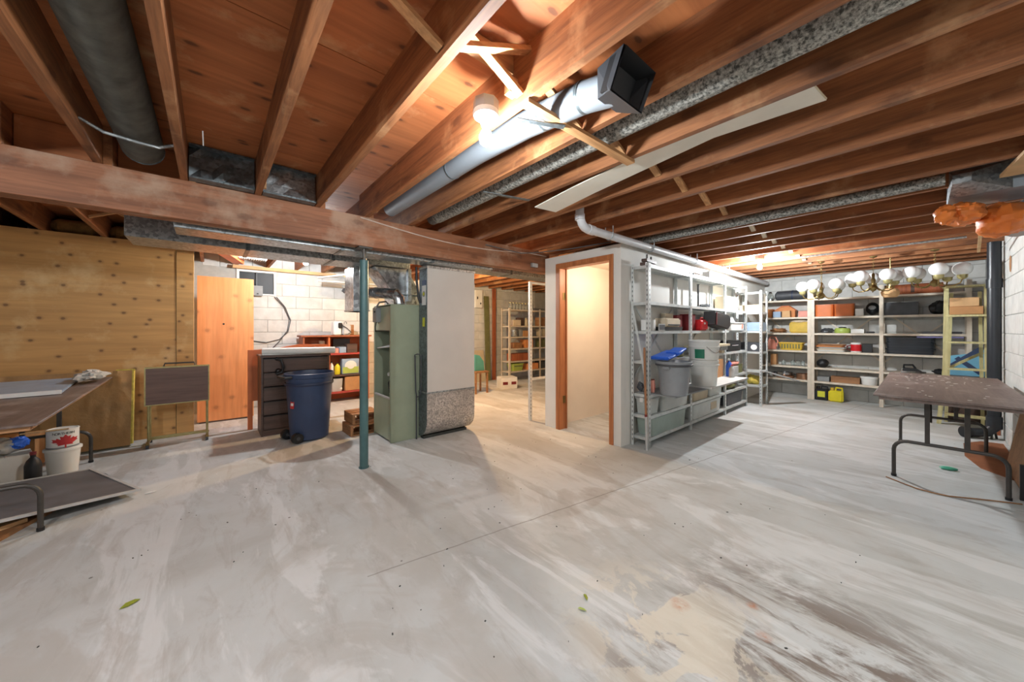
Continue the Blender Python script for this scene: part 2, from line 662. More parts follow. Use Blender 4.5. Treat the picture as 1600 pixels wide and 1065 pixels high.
dn = t.noise(vr, 7.5, 8, 0.72, 0.5)
dm = t.ramp(dn, [(0.47, (0, 0, 0)), (0.58, (0.9,) * 3)])
col = t.mix(times(dm, blob(1.78, 0.26, 0.72, 0.5)), col, lin((116, 103, 92)))
col = t.mix(times(dm, blob(1.25, 0.62, 0.40, 0.3)), col, lin((150, 144, 138)))
pm = t.ramp(t.noise(v, 4.2, 7, 0.66, 0.6), [(0.47, (0, 0, 0)), (0.51, (0.8,) * 3)])
col = t.mix(times(pm, blob(1.45, 0.68, 0.5, 0.35)), col, lin((214, 208, 192)))
for cx, cy, r in ((1.62, 0.72, 0.05), (1.71, 0.42, 0.035), (1.86, 0.5, 0.03)):
    col = t.mix(times(t.ramp(t.noise(v, 30, 4), [(0.35, (0, 0, 0)), (0.6, (0.8,) * 3)]), blob(cx, cy, r, r * 0.9)), col, lin((186, 112, 60)))
sp = t.voro(v, 3.4)
col = t.mix(t.ramp(sp, [(0.0, (0.8,) * 3), (0.022, (0.8,) * 3), (0.03, (0, 0, 0))]), col, lin((92, 86, 78)))
sx = t.n('ShaderNodeSeparateXYZ')
t.l(v, sx.inputs[0])


def mth(op, a, b=None):
    x = t.n('ShaderNodeMath', operation=op)
    for i, q in enumerate((a, b)):
        if q is None:
            continue
        if isinstance(q, (int, float)):
            x.inputs[i].default_value = q
        else:
            t.l(q, x.inputs[i])
    return x.outputs[0]


ln = mth('ADD', mth('ADD', sx.outputs['Y'], mth('MULTIPLY', sx.outputs['X'], 0.156)), mth('MULTIPLY', t.noise(v, 5, 4), 0.03))
crack = mth('LESS_THAN', mth('ABSOLUTE', mth('SUBTRACT', ln, 1.935)), 0.0045)
crack = mth('MULTIPLY', crack, mth('GREATER_THAN', sx.outputs['X'], 0.6))
col = t.mix(mth('MULTIPLY', crack, 0.6), col, lin((128, 122, 114)))
t.bump(t.noise(v, 22, 8, 0.65), 0.12, 0.01)
rg = t.ramp(sm, [(0.4, (0.85,) * 3), (0.6, (0.68,) * 3)])
t.b.inputs['Specular IOR Level'].default_value = 0.3
MATS['concrete'] = t.done(col, rg)

# ------------------------------------------------------------------ structure
struct('floor', G().box(-3.7, 8.65, -0.75, 7.1, -0.1, 0), 'concrete')

ceil = struct('ceiling')
sheets = {}
for r, y in enumerate([-0.74, 0.48, 1.70, 2.92, 4.14, 5.36, 6.58]):
    w = 1.214 if r < 6 else 0.5
    x = -3.7 - (1.22 if r % 2 else 0)
    while x < 8.6:
        loc = (x + 1.22, y + w / 2 + 0.003, 2.485)
        if w not in sheets:
            sheets[w] = G().box(-1.217, 1.217, -w / 2, w / 2, 0, 0.018).build('plywood_sheet', 'ceiling_ply', ceil)
            sheets[w].location = loc
        else:
            inst('plywood_sheet', sheets[w], ceil, loc)
        x += 2.44
# joists: right-hand lower edges as they stand, then on at 406 mm
JR = [-3.33, -2.93, -2.52, -2.11, -1.71, -1.31, -0.9, -0.5, -0.118, 0.284, 0.682, 1.077, 1.481, 1.888, 2.326, 2.739, 3.18, 3.567]
while JR[-1] < 8.2:
    JR.append(JR[-1] + 0.406)
jf = G().box(-0.019, 0.019, -2.02, 2.02, -0.1175, 0.1175).build('joist', 'joist_wood', ceil)
jb = G().box(-0.019, 0.019, -1.89, 1.89, -0.1175, 0.1175).build('joist', 'joist_wood', ceil)
for i, x in enumerate(JR):
    if i == 0:
        jf.location = (x - 0.019, 1.36, 2.3675)
        jb.location = (x + 0.021, 5.12, 2.3675)
    else:
        inst('joist', jf, ceil, (x - 0.019, 1.36, 2.3675))
        inst('joist', jb, ceil, (x + 0.021, 5.12, 2.3675))
# cross bridging at mid span
for i in range(len(JR) - 1):
    a, b = JR[i] + 0.002, JR[i + 1] - 0.04
    if not (11 <= i <= 12):
        G().bar((a, 1.105, 2.285), (b, 1.105, 2.45), 0.042, 0.018).build('bridging', 'cream' if i >= 18 else 'bridge_wood', ceil)
    G().bar((a, 1.155, 2.45), (b, 1.155, 2.285), 0.042, 0.018).build('bridging', 'cream' if i >= 18 else 'bridge_wood', ceil)
    if a > -1.0 and b < 7:
        G().bar((a + 0.04, 5.0, 2.285), (b + 0.04, 5.0, 2.45), 0.042, 0.018).build('bridging', 'bridge_wood', ceil)
        G().bar((a + 0.04, 5.05, 2.45), (b + 0.04, 5.05, 2.285), 0.042, 0.018).build('bridging', 'bridge_wood', ceil)
# flat strap under three joists, and short blocks where the joists lap over the beam
G().box(1.04, 1.90, 1.105, 1.155, 2.231, 2.249).build('strapping', 'bridge_wood', ceil)
for i in range(9, 17):
    G().box(JR[i] + 0.003, JR[i] + 0.018, 3.06, 3.09, 2.26, 2.48).build('blocking', 'bridge_wood', ceil)
for i in range(4, 10):
    G().box(JR[i] + 0.045, JR[i + 1], 3.37, 3.40, 2.26, 2.48).build('blocking', 'ceiling_ply', ceil)
G().box(0.70, 1.036, 1.20, 1.238, 2.40, 2.48).build('blocking', 'bridge_wood', ceil)
G().box(0.99, 1.036, 1.17, 1.21, 2.29, 2.36).build('blocking', 'bridge_wood', ceil)


def block_wall(root, P, ux, L, rows, face, hole=None):
    """concrete blocks on a running bond; P start point, ux run direction, face outward"""
    nx = Vector(face)
    ux = Vector(ux)
    e = Euler((0, 0, math.atan2(ux.y, ux.x)))
    full = half = None
    for r in range(rows):
        s = 0.0 if r % 2 == 0 else -0.2
        while s < L - 0.02:
            s0, s1 = max(s, 0), min(s + 0.4, L)
            wdt = s1 - s0
            mid = (s0 + s1) / 2
            z = r * 0.2 + 0.1
            s += 0.4
            if hole and hole[2] < z < hole[3] and s0 < hole[1] and s1 > hole[0]:
                if s1 <= hole[1] + 0.05:
                    continue
                s0 = hole[1]
                wdt, mid = s1 - s0, (s0 + s1) / 2
            if wdt < 0.06:
                continue
            loc = Vector(P) + ux * mid + Vector((0, 0, z)) + nx * random.uniform(-0.0008, 0.0008)
            if wdt > 0.39:
                if full is None:
                    full = G().box(-0.196, 0.196, -0.007, 0.007, -0.096, 0.096).build('block', 'block_white', root, bevel=0.003, seg=1)
                    full.location, full.rotation_euler = loc, e
                else:
                    inst('block', full, root, loc, e)
            else:
                o = G().box(-wdt / 2 + 0.004, wdt / 2 - 0.004, -0.007, 0.007, -0.096, 0.096).build('block', 'block_white', root, bevel=0.003, seg=1)
                o.location, o.rotation_euler = loc, e


wn = struct('wall_north', G().box(-3.7, 0.30, 6.962, 7.1, 0, 2.485).box(0.82, 8.65, 6.962, 7.1, 0, 2.485).box(0.30, 0.82, 6.962, 7.1, 0, 1.80).box(0.30, 0.82, 6.962, 7.1, 2.2, 2.485), 'mortar')
block_wall(wn, (-0.1, 6.962, 0), (1, 0, 0), 6.9, 12, (0, -1, 0), (0.3, 0.92, 1.8, 2.2))
we = struct('wall_east', G().box(8.53, 8.65, -0.75, 7.1, 0, 2.485), 'mortar')
block_wall(we, (8.53, -0.6, 0), (0, 1, 0), 2.7, 12, (-1, 0, 0))
ws = struct('wall_south', G().box(-3.7, 8.65, -0.75, -0.607, 0, 2.485), 'mortar')
block_wall(ws, (4.1, -0.607, 0), (1, 0, 0), 4.4, 12, (0, 1, 0))
struct('wall_west', G().box(-3.8, -3.7, -0.75, 7.1, 0, 2.485), 'block_white')

wl = struct('wall_left')
G().box(-3.7, -0.316, 5.75, 5.768, 0, 2.245).build('panel', 'wall_ply', wl)
G().box(-0.312, -0.16, 5.746, 5.768, 0, 2.245).build('panel', 'wall_ply', wl)
G().box(-0.198, -0.16, 5.768, 5.858, 0, 2.245).build('stud', 'pale_lumber', wl)
G().box(-0.235, -0.2, 5.858, 6.955, 0, 2.245).build('panel', 'wall_ply', wl)

struct('wall_closet_west', G().box(3.3, 3.4, 2.08, 2.20, 0, 2.16).box(3.3, 3.4, 2.95, 3.19, 0, 2.16).box(3.3, 3.4, 2.20, 2.95, 2.02, 2.16), 'drywall')
struct('wall_closet_south', G().box(3.4, 8.52, 2.08, 2.18, 0, 2.16), 'drywall')
struct('wall_closet_north', G().box(3.4, 8.52, 3.09, 3.19, 0, 2.16), 'drywall_warm')
struct('wall_closet_east', G().box(5.0, 5.08, 2.18, 3.09, 0, 2.14), 'drywall_warm')
struct('ceiling_closet', G().box(3.4, 5.08, 2.18, 3.09, 2.14, 2.16), 'drywall_warm')

d1 = struct('door_1')
G().box(3.29, 3.41, 2.20, 2.22, 0, 2.0).build('jamb', 'door_trim', d1)
G().box(3.29, 3.41, 2.93, 2.95, 0, 2.0).build('jamb', 'door_trim', d1)
G().box(3.29, 3.41, 2.20, 2.95, 2.0, 2.02).build('jamb', 'door_trim', d1)
G().box(3.40, 3.415, 2.915, 2.93, 0, 2.0).build('door_stop', 'door_trim', d1)
G().box(3.284, 3.299, 2.168, 2.215, 0, 2.012).build('casing', 'door_trim', d1)
G().box(3.284, 3.299, 2.935, 2.992, 0, 2.012).build('casing', 'door_trim', d1)
G().box(3.284, 3.299, 2.168, 2.992, 2.012, 2.062).build('casing', 'door_trim', d1)
for z in (0.37, 1.66):
    h = G().box(3.345, 3.375, 2.926, 2.93, z - 0.045, z + 0.045).build('hinge', 'brass', d1)
    G().cyl((3.38, 2.924, z - 0.045), (3.38, 2.924, z + 0.045), 0.006, n=8).build('hinge_pin', 'brass', h)

w1 = struct('window_1')
G().box(0.30, 0.82, 6.99, 7.0, 1.80, 2.2).build('pane', 'glass_dark', w1)
for q in ((0.30, 0.82, 2.16, 2.2), (0.785, 0.82, 1.80, 2.16), (0.30, 0.335, 1.80, 2.16), (0.335, 0.785, 1.80, 1.82)):
    G().box(q[0], q[1], 6.945, 6.99, q[2], q[3]).build('window_frame', 'white', w1)
G().box(0.545, 0.565, 6.955, 6.985, 1.82, 2.16).build('muntin', 'dark_grey', w1)
# ------------------------------------------------------------------ beam, post, overhead services
bm_ = thing('support_beam', 'built-up brown timber beam running under the joists on the teal post', 'beam', (0.4, 3.29, 1.985))
for k in range(3):
    G().box(-4.0, 3.02, -0.06 + k * 0.042, -0.02 + k * 0.042, 0, 0.264).build('ply', 'beam_wood', bm_, bevel=0.003, seg=1)

p = thing('support_post', 'teal painted steel post standing under the timber beam', 'post', (1.05, 3.285, 0))
G().lathe([(0.037, 0.012), (0.037, 1.87)], n=24).build('shaft', 'post_teal', p)
G().lathe([(0.045, 0), (0.045, 0.012)], n=20).build('foot_plate', 'post_teal', p, bevel=0.003)
G().cyl((0, 0, 1.87), (0, 0, 1.975), 0.012).lathe([(0.024, 1.872), (0.024, 1.89)], n=6).build('jack_screw', 'screw_steel', p)
G().box(-0.06, 0.06, -0.055, 0.055, 1.975, 1.985).build('cap_plate', 'screw_steel', p)

c = []
for i in range(15):
    q = i / 14
    c.append((1.0 + 2.35 * q, 3.222, 2.235 - 0.16 * math.sin(PI * min(1, q * 1.15)) * 0.45 - 0.03 * q))
solo('cable', G().tube(c, 0.006), 'cable_white', 'white electrical cable sagging along the face of the timber beam', 'cable')
solo('cable', G().tube([(2.35, 3.20, 2.2), (2.8, 3.1, 2.15), (3.1, 3.05, 2.2), (3.3, 2.75, 2.22), (3.45, 2.3, 2.24)], 0.006), 'cable_grey', 'dark electrical cable looping from the beam end to the closet top', 'cable')
jb_ = thing('junction_box', 'small steel junction box on the end of the timber beam', 'junction box', (3.12, 3.222, 2.06))
G().box(-0.05, 0.05, -0.03, 0.006, -0.025, 0.025).build('body', 'galvanised', jb_, bevel=0.003)
G().box(-0.045, 0.045, -0.034, -0.03, -0.02, 0.02).build('cover', 'light_grey', jb_)


def trunk(name, label, x0, x1, y0, y1, z0, z1, seams):
    o = thing(name, label, 'duct', ((x0 + x1) / 2, (y0 + y1) / 2, z0))
    hx, hy = (x1 - x0) / 2, (y1 - y0) / 2
    G().box(-hx, hx, -hy, hy, 0, z1 - z0).build('body', 'galvanised', o, bevel=0.004, seg=1)
    for s in seams:
        q = s - (x0 + x1) / 2
        G().box(q - 0.015, q + 0.015, -hy - 0.006, hy + 0.006, -0.006, z1 - z0).build('seam_cleat', 'galvanised_dark', o)
    return o


trunk('trunk_duct', 'shallow galvanised trunk duct tucked right behind the timber beam', -0.2, 2.6, 3.40, 3.66, 1.962, 2.2, (0.9, 1.8))
trunk('trunk_duct', 'deeper galvanised trunk duct behind the shallow one, ending above the plywood wall', -0.5, 1.78, 3.92, 4.32, 1.955, 2.2, (0.25, 0.95))
trunk('trunk_duct', 'galvanised crossover duct above the passage beside the white return duct', 2.5, 4.6, 3.75, 4.05, 2.02, 2.2, (3.2,))

for x0, x1, lab in ((-0.112, 0.24, 'crumpled dark sheet-metal joist pan above the beam, left of the bright one'), (0.29, 0.636, 'bright sheet-metal joist pan above the beam, right of the dark one')):
    o = thing('joist_pan', lab, 'duct panel', ((x0 + x1) / 2, 3.16, 2.26))
    h = (x1 - x0) / 2
    g = G()
    n = 7
    vs, fs = [], []
    for i in range(n):
        for j in range(4):
            vs.append((-h + 2 * h * i / (n - 1), random.uniform(-0.02, 0.012) + 0.03 * j / 3, 0.005 + 0.205 * j / 3))
    for i in range(n - 1):
        for j in range(3):
            k = i * 4 + j
            fs.append((k, k + 4, k + 5, k + 1))
    g.add(vs, fs)
    g.build('sheet', 'galvanised' if x0 > 0 else 'galvanised_dark', o, smooth=False)
    G().box(-h, h, -0.025, 0.06, -0.008, 0.004).build('bottom_flange', 'galvanised_dark', o)
    G().box(-h, h, -0.02, 0.06, 0.21, 0.22).build('top_flange', 'galvanised_dark', o)

o = thing('round_duct', 'fat grey wrapped round duct between the joists at the far left', 'duct', (-0.32, 1.2, 2.372))
G().cyl((0, -1.7, 0), (0, 1.93, 0), 0.098, n=24).build('pipe', 'grey_wrap', o)
G().cyl((0, 1.93, 0), (0, 2.0, 0.02), 0.1, 0.09, n=24).build('end_collar', 'galvanised_dark', o)
solo('hanger_strap', G().tube([(-0.5, 2.72, 2.30), (-0.42, 2.735, 2.262), (-0.3, 2.755, 2.258), (-0.22, 2.77, 2.262), (-0.16, 2.785, 2.30)], 0.008, 6), 'galvanised', 'shiny metal hanger strap slung under the fat grey round duct', 'strap')

o = thing('round_duct', 'smooth galvanised round duct between joists with a black-mouthed boot', 'duct', (1.262, 1.6, 2.33))
G().tube([(0, 1.6, 0.03), (0, 0.2, 0.02), (0, -0.25, -0.005), (0.0, -0.62, -0.05), (0.0, -0.78, -0.09)], 0.066, 22).build('pipe', 'duct_smooth', o)
for y, z in ((-0.62, -0.05), (-0.38, -0.02), (0.5, 0.021)):
    G().cyl((0, y - 0.008, z), (0, y + 0.008, z + 0.002), 0.0685, n=22).build('seam_ring', 'galvanised_dark', o)
bt = G().rings([[(-0.068, -0.74, -0.145), (0.068, -0.74, -0.145), (0.068, -0.74, -0.02), (-0.068, -0.74, -0.02)],
               [(-0.115, -0.83, -0.175), (0.115, -0.83, -0.175), (0.115, -0.89, -0.035), (-0.115, -0.89, -0.035)]], True, False).build('boot', 'boot_grey', o)
G().rings([[(-0.11, -0.835, -0.172), (0.11, -0.835, -0.172), (0.11, -0.896, -0.04), (-0.11, -0.896, -0.04)],
           [(-0.10, -0.775, -0.15), (0.10, -0.775, -0.15), (0.10, -0.82, -0.04), (-0.10, -0.82, -0.04)]], False, True).build('mouth', 'black', bt)

o = thing('wrapped_pipe', 'long speckled wrapped duct between the joists, right of the smooth one', 'duct', (1.665, 1.3, 2.345))
G().cyl((0, -1.85, 0), (0, 1.75, 0), 0.068, n=22).build('wrapping', 'speckled_wrap', o)
G().cyl((0, 1.75, 0), (0, 1.86, 0), 0.062, n=22).build('end_sleeve', 'galvanised_dark', o)
solo('metal_bracket', G().bar((1.50, 2.08, 2.246), (1.87, 1.98, 2.246), 0.03, 0.005), 'galvanised_dark', 'thin dark metal strip nailed under two joists', 'bracket')
solo('metal_bracket', G().bar((1.09, 1.24, 2.235), (1.29, 1.12, 2.22), 0.028, 0.005), 'galvanised_dark', 'short metal tab under the smooth duct beside the bulb', 'bracket')

g = G().rings([[(a_ + 0.0, y_ + 0.03, z_), (b_, y_, z_), (b_, y_, z_ + 0.006), (a_, y_ + 0.03, z_ + 0.006)] for a_, b_, y_, z_ in ((1.93, 2.14, 1.95, 2.205), (1.92, 2.12, 1.55, 2.24), (1.91, 2.09, 1.13, 2.262), (1.90, 2.11, 0.75, 2.306), (1.90, 2.17, 0.29, 2.312))])
o = thing('loose_board', 'thin white board tucked crookedly under two joists', 'board', (0, 0, 0))
g.build('panel', 'board_white', o)
G().tube([(1.91, 0.318, 2.315), (2.16, 0.29, 2.315)], 0.004, 6).build('torn_edge', 'beige', o)

# porcelain lampholders with bare bulbs
def bulb(loc, label, drop=0.0, power_mat='bulb_glow_0', arm=0):
    o = thing('ceiling_light', label, 'light', loc, 0, 'bare bulbs on the joists')
    G().lathe([(0.058, 0.02), (0.058, 0.068)], n=8).build('octagon_box', 'grey', o)
    G().lathe([(0.02, -0.045), (0.027, -0.03), (0.03, -0.008), (0.055, -0.002), (0.06, 0.012), (0.058, 0.02)], n=20).build('lampholder', 'white', o)
    b = G().lathe([(0.012, -0.05), (0.016, -0.062), (0.027, -0.082), (0.031, -0.1), (0.027, -0.118), (0.014, -0.13), (0.003, -0.132)], n=12).build('bulb', power_mat, o)
    return o


bulb((0.945, 1.285, 2.212), 'bare lit bulb on a white lampholder beside the crossed bridging near the camera')
bulb((0.985, 5.50, 2.26), 'bare lit bulb on the joists behind the trunk ducts, above the dresser', power_mat='bulb_glow_1')
bulb((5.90, 1.50, 2.225), 'bare lit bulb above the long metal shelving and closet wall', power_mat='bulb_glow_2')

# drain pipe along the closet top
o = thing('drain_pipe', 'white plastic drain pipe hung below the joists along the closet top', 'pipe', (0, 0, 0))
G().tube([(2.50, 1.99, 2.34), (2.50, 1.99, 2.25)] + arc((2.60, 1.99, 2.255), 0.09, PI, 1.5 * PI - 0.03, 'XZ', 6)[1:] + [(2.66, 1.99, 2.164), (4.5, 1.985, 2.16), (6.6, 1.975, 2.15), (8.2, 1.97, 2.14)], 0.038, 16).build('pipe', 'pvc', o)
G().cyl((2.50, 1.99, 2.225), (2.50, 1.99, 2.275), 0.044, n=16).build('coupling', 'pvc', o)
G().cyl((2.62, 1.99, 2.166), (2.70, 1.99, 2.164), 0.044, n=16).build('coupling', 'pvc', o)
for x in (2.95, 3.75, 4.9, 6.1):
    G().tube([(x, 1.945, 2.25), (x, 1.944, 2.165)] + arc((x, 1.987, 2.162), 0.043, PI, 2 * PI, 'YZ', 8) + [(x, 2.03, 2.25)], 0.005, 6).build('hanger', 'galvanised', o)
solo('supply_pipe', G().cyl((3.4, 2.05, 2.19), (6.9, 2.05, 2.18), 0.011), 'white', 'slim white water pipe behind the drain pipe on the closet top', 'pipe')
solo('supply_pipe', G().cyl((6.0, -0.3, 2.215), (6.03, 3.0, 2.215), 0.013), 'galvanised', 'thin steel pipe crossing under the joists past the far bulb', 'pipe')

# sheet-metal boot and bag by the right wall
o = thing('wrapped_pipe', 'slim speckled duct running along a joist to the boot by the right wall', 'duct', (3.80, 1.3, 2.27))
G().cyl((0, -1.4, 0), (0, 1.8, 0), 0.04, n=16).build('wrapping', 'speckled_wrap', o)
o = thing('duct_boot', 'bluish galvanised box duct under the joists by the right block wall', 'duct', (4.1, -0.28, 2.165))
G().box(-0.17, 0.22, -0.31, 0.16, 0, 0.20).build('box', 'duct_grey', o, bevel=0.004)
G().rings([[(-0.30, 0.07, 0.06), (-0.30, 0.15, 0.06), (-0.30, 0.15, 0.12), (-0.30, 0.07, 0.12)], [(-0.17, -0.1, 0.0), (-0.17, 0.16, 0.0), (-0.17, 0.16, 0.18), (-0.17, -0.1, 0.18)]]).build('neck', 'galvanised', o)
g = G()
random.seed(3)


def crumple(c, s, n=14, m=9, amp=0.16, seed=1, floor=None, fold=0):
    """a lumpy closed blob; folds come from smooth noise, floor flattens its underside"""
    from mathutils import noise
    n, m = max(n, 16) + 6, max(m, 9) + 4
    off = Vector((seed * 3.1, seed * 1.7, seed * 0.9))
    vs = []
    for i in range(m + 1):
        a = PI * i / m
        for k in range(n):
            b = 2 * PI * k / n
            d = Vector((math.sin(a) * math.cos(b), math.sin(a) * math.sin(b), -math.cos(a)))
            r = 1 + amp * (1.5 * noise.noise(d * 2.2 + off) + 1.3 * abs(noise.noise(d * 4.5 + off)) - 0.3)
            if fold:
                r -= amp * 0.7 * (1 - abs(noise.noise(d * 3.2 + off * 2)) * 3.2) * 0.35
                r += amp * 0.05 * noise.noise(d * 9 + off)
            z = c[2] + s[2] * r * d.z
            if floor is not None:
                z = max(z, floor)
            vs.append((c[0] + s[0] * r * d.x, c[1] + s[1] * r * d.y, z))
    fs = [(i * n + k, i * n + (k + 1) % n, (i + 1) * n + (k + 1) % n, (i + 1) * n + k) for i in range(m) for k in range(n)]
    return vs, fs


o = thing('plastic_bag', 'crumpled orange plastic bag stuffed under the bluish box duct', 'bag', (4.16, -0.27, 2.022))
G().add(*crumple((0.10, -0.10, 0.0), (0.17, 0.12, 0.12), 30, 20, 0.13, 4, fold=1)).build('bag_body', 'orange_bag', o)
G().add(*crumple((-0.07, 0.08, 0.05), (0.17, 0.10, 0.075), 30, 18, 0.16, 5, fold=1)).build('bag_fold', 'orange_bag', o)
G().add(*crumple((-0.20, 0.16, 0.035), (0.08, 0.06, 0.065), 22, 14, 0.2, 6, fold=1)).build('bag_tip', 'orange_bag', o)
o = thing('duct_elbow', 'grey round duct elbow hanging beside the orange bag at the right wall', 'duct', (4.57, -0.48, 1.985))
G().tube([(0.0, -0.12, 0.21), (0.0, -0.05, 0.15), (-0.02, 0.0, 0.08), (-0.06, 0.03, 0.03)], 0.085, 18).build('pipe', 'duct_grey', o)
G().tube([(-0.055, 0.027, 0.035), (-0.075, 0.036, 0.02)], 0.089, 18).build('rim', 'light_grey', o)
solo('wood_stick', G().bar((4.95, -0.33, 2.245), (6.4, -0.40, 2.10), 0.022, 0.022), 'pale_lumber', 'pale wooden stick hanging below the joists towards the globe lamps', 'stick')
solo('loose_board', G().box(-0.3, 0.3, -0.07, 0.07, 0, 0.02), 'carton_pale', 'short pale board nailed under the joists near the right wall', 'board', (3.55, -0.42, 2.218), 0.1)

# ------------------------------------------------------------------ left side
# rolls of fibre above the plywood wall
for x0, x1, lab in ((-1.27, -0.95, 'rolled brown fibre batt above the plywood wall, leftmost of the three'), (-0.86, -0.55, 'rolled brown fibre batt above the plywood wall, middle of the three'), (-0.46, -0.17, 'rolled brown fibre batt above the plywood wall, beside the trunk duct')):
    g = G().tube([(x0, 5.95, 2.34), (x0 + 0.05, 5.95, 2.335), ((x0 + x1) / 2, 5.95, 2.34), (x1 - 0.03, 5.95, 2.335), (x1, 5.95, 2.34)], [0.05, 0.085, 0.078, 0.09, 0.06], 12)
    solo('fibre_batt', g, 'fibre_brown', lab, 'insulation')
    

# folding table at the left
def fold_table(o, L, Wd, zt, topmat, axis, leg_in, ch, hw, edge):
    """table along local X, length L, width Wd; ch crossbar height of the bent leg frames"""
    G().box(-L / 2, L / 2, -Wd / 2, Wd / 2, zt - 0.014, zt).build('tabletop', topmat, o, bevel=0.003, seg=1)
    G().box(-L / 2 + 0.03, L / 2 - 0.03, Wd / 2 - 0.05, Wd / 2 - 0.03, zt - 0.04, zt - 0.0145).box(-L / 2 + 0.03, L / 2 - 0.03, -Wd / 2 + 0.03, -Wd / 2 + 0.05, zt - 0.04, zt - 0.0145).box(-L / 2 + 0.03, -L / 2 + 0.05, -Wd / 2 + 0.05, Wd / 2 - 0.05, zt - 0.04, zt - 0.0145).box(L / 2 - 0.05, L / 2 - 0.03, -Wd / 2 + 0.05, Wd / 2 - 0.05, zt - 0.04, zt - 0.0145).build('apron', edge, o)
    for sx, lin_ in ((-1, leg_in[0]), (1, leg_in[1])):
        x = sx * (L / 2 - lin_)
        r = 0.08
        pts = [(x, -hw, 0), (x, -hw, ch - r)] + arc((x, -hw + r, ch - r), r, PI, PI / 2, 'YZ', 6)[1:] + arc((x, hw - r, ch - r), r, PI / 2, 0, 'YZ', 6) + [(x, hw, 0)]
        lf = G().tube(pts, 0.0135, 10).build('leg_frame', 'table_steel', o)
        for sy in (-1, 1):
            G().box(x - 0.012, x + 0.012, sy * 0.10 - 0.014, sy * 0.10 + 0.014, ch, zt - 0.015).build('leg_post', 'table_steel', lf)
            G().cyl((x, sy * hw, 0), (x, sy * hw, 0.02), 0.017, n=10).build('foot_cap', 'black', lf)
        G().tube([(x - sx * 0.02, 0.08, ch + 0.18), (x + sx * -0.2, 0.08, zt - 0.06)], 0.006, 6).build('brace', 'table_steel', o)


o = thing('folding_table', 'worn brown folding table along the left edge piled with scraps', 'table', (-1.115, 4.29, 0), PI / 2 + 0.035)
fold_table(o, 2.48, 0.74, 0.75, 'table_brown', 'X', (0.50, 0.46), 0.30, 0.285, 'edge_wood')
# things on and under it
o = thing('metal_sheet', 'long pale blue metal panel lying on the left folding table', 'panel', (-1.19, 4.86, 0.752), 0.10)
G().box(-0.26, 0.26, -0.58, 0.56, 0, 0.018).build('face', 'pale_blue', o, bevel=0.003)
G().box(-0.26, 0.26, -0.592, -0.58, 0, 0.03).build('lip', 'white', o)
vs, fs = crumple((0, 0, 0.035), (0.09, 0.26, 0.05), 20, 9, 0.3, 9, fold=1)
vs = [(x, y, max(z, 0.002)) for x, y, z in vs]
o = solo('rag', G().add(vs, fs), 'rag', 'crumpled grey rag on the far corner of the left folding table', 'rag', (-0.86, 5.12, 0.774))
o = thing('insulation_batt', 'kraft-faced insulation slab leaning on the plywood wall behind the left table', 'insulation', (-1.35, 5.56, 0))
Mi = Matrix.Rotation(-0.14, 4, 'X')
g = G()
nn, mm = 40, 14
from mathutils import noise as mnoise
vs, fs = [], []
for i in range(nn + 1):
    for j in range(mm + 1):
        vs.append((-0.7 + 1.4 * i / nn, -0.104 + 0.016 * mnoise.noise(Vector((i * 0.9, j * 0.3, 2.0))), 0.01 + 0.79 * j / mm))
for i in range(nn):
    for j in range(mm):
        k = i * (mm + 1) + j
        fs.append((k, k + mm + 1, k + mm + 2, k + 1))
g.add(vs, fs, Mi)
g.build('kraft_facing', 'kraft', o)
G().box(-0.7, 0.7, -0.083, -0.005, 0.01, 0.80, Mi).build('fibre_core', 'fibre_yellow', o, bevel=0.01)
G().box(0.58, 0.72, -0.088, -0.08, 0.795, 0.815, Mi).box(0.695, 0.712, -0.09, -0.002, 0.02, 0.81, Mi).build('paper_tape', 'fibre_yellow', o)

# pails stacked by the table leg
o = thing('plastic_tub', 'white plastic tub on the floor by the left table, can on top', 'tub', (-0.97, 4.82, 0))
G().lathe([(0.082, 0), (0.098, 0.20), (0.098, 0.212), (0.106, 0.215), (0.106, 0.225), (0.10, 0.228)], n=28).build('body', 'white_pail', o)
G().lathe([(0.108, 0.216), (0.108, 0.234), (0.096, 0.238)], n=28).build('lid', 'white', o)
o = thing('paint_can', 'white can with a red maple leaf print, on the white tub', 'can', (-0.97, 4.82, 0.24))
G().lathe([(0.088, 0), (0.09, 0.005), (0.09, 0.145), (0.093, 0.148), (0.093, 0.154), (0.083, 0.156), (0.083, 0.15)], n=28).build('body', 'white', o)
G().lathe([(0.0915, 0.0), (0.0915, 0.012)], n=28, closed=False).build('bottom_rim', 'grey', o)
leaf = [(0, .5), (.09, .33), (.2, .39), (.16, .12), (.3, .27), (.34, .17), (.5, .2), (.44, .05), (.52, 0), (.25, -.2), (.28, -.29), (.03, -.25), (.03, -.48), (-.03, -.48), (-.03, -.25), (-.28, -.29), (-.25, -.2), (-.52, 0), (-.44, .05), (-.5, .2), (-.34, .17), (-.3, .27), (-.16, .12), (-.2, .39), (-.09, .33)]
th0 = math.atan2(-4.82, 0.97)
vs = []
for (u, w_) in leaf:
    a = th0 + 0.15 + u * 1.7
    vs.append((0.0912 * math.cos(a), 0.0912 * math.sin(a), 0.058 + w_ * 0.115))
n_ = len(leaf)
vs = []
for q in (0.0, 0.25, 0.5, 0.75, 1.0):
    for (u, w_) in leaf:
        a = th0 + 0.15 + u * q * 1.7
        vs.append((0.0925 * math.cos(a), 0.0925 * math.sin(a), 0.058 + w_ * q * 0.115))
G().add(vs, [(k * n_ + i, k * n_ + (i + 1) % n_, (k + 1) * n_ + (i + 1) % n_, (k + 1) * n_ + i) for k in range(4) for i in range(n_)]).build('leaf_print', 'red', o, smooth=False)
for i, ch in enumerate('NORTHERN'):
    a = th0 - 0.55 + i * 0.17
    lettering('letter', ch, 0.028, 'black', o, (0.0915 * math.cos(a), 0.0915 * math.sin(a), 0.116), (PI / 2, 0, a + PI / 2))
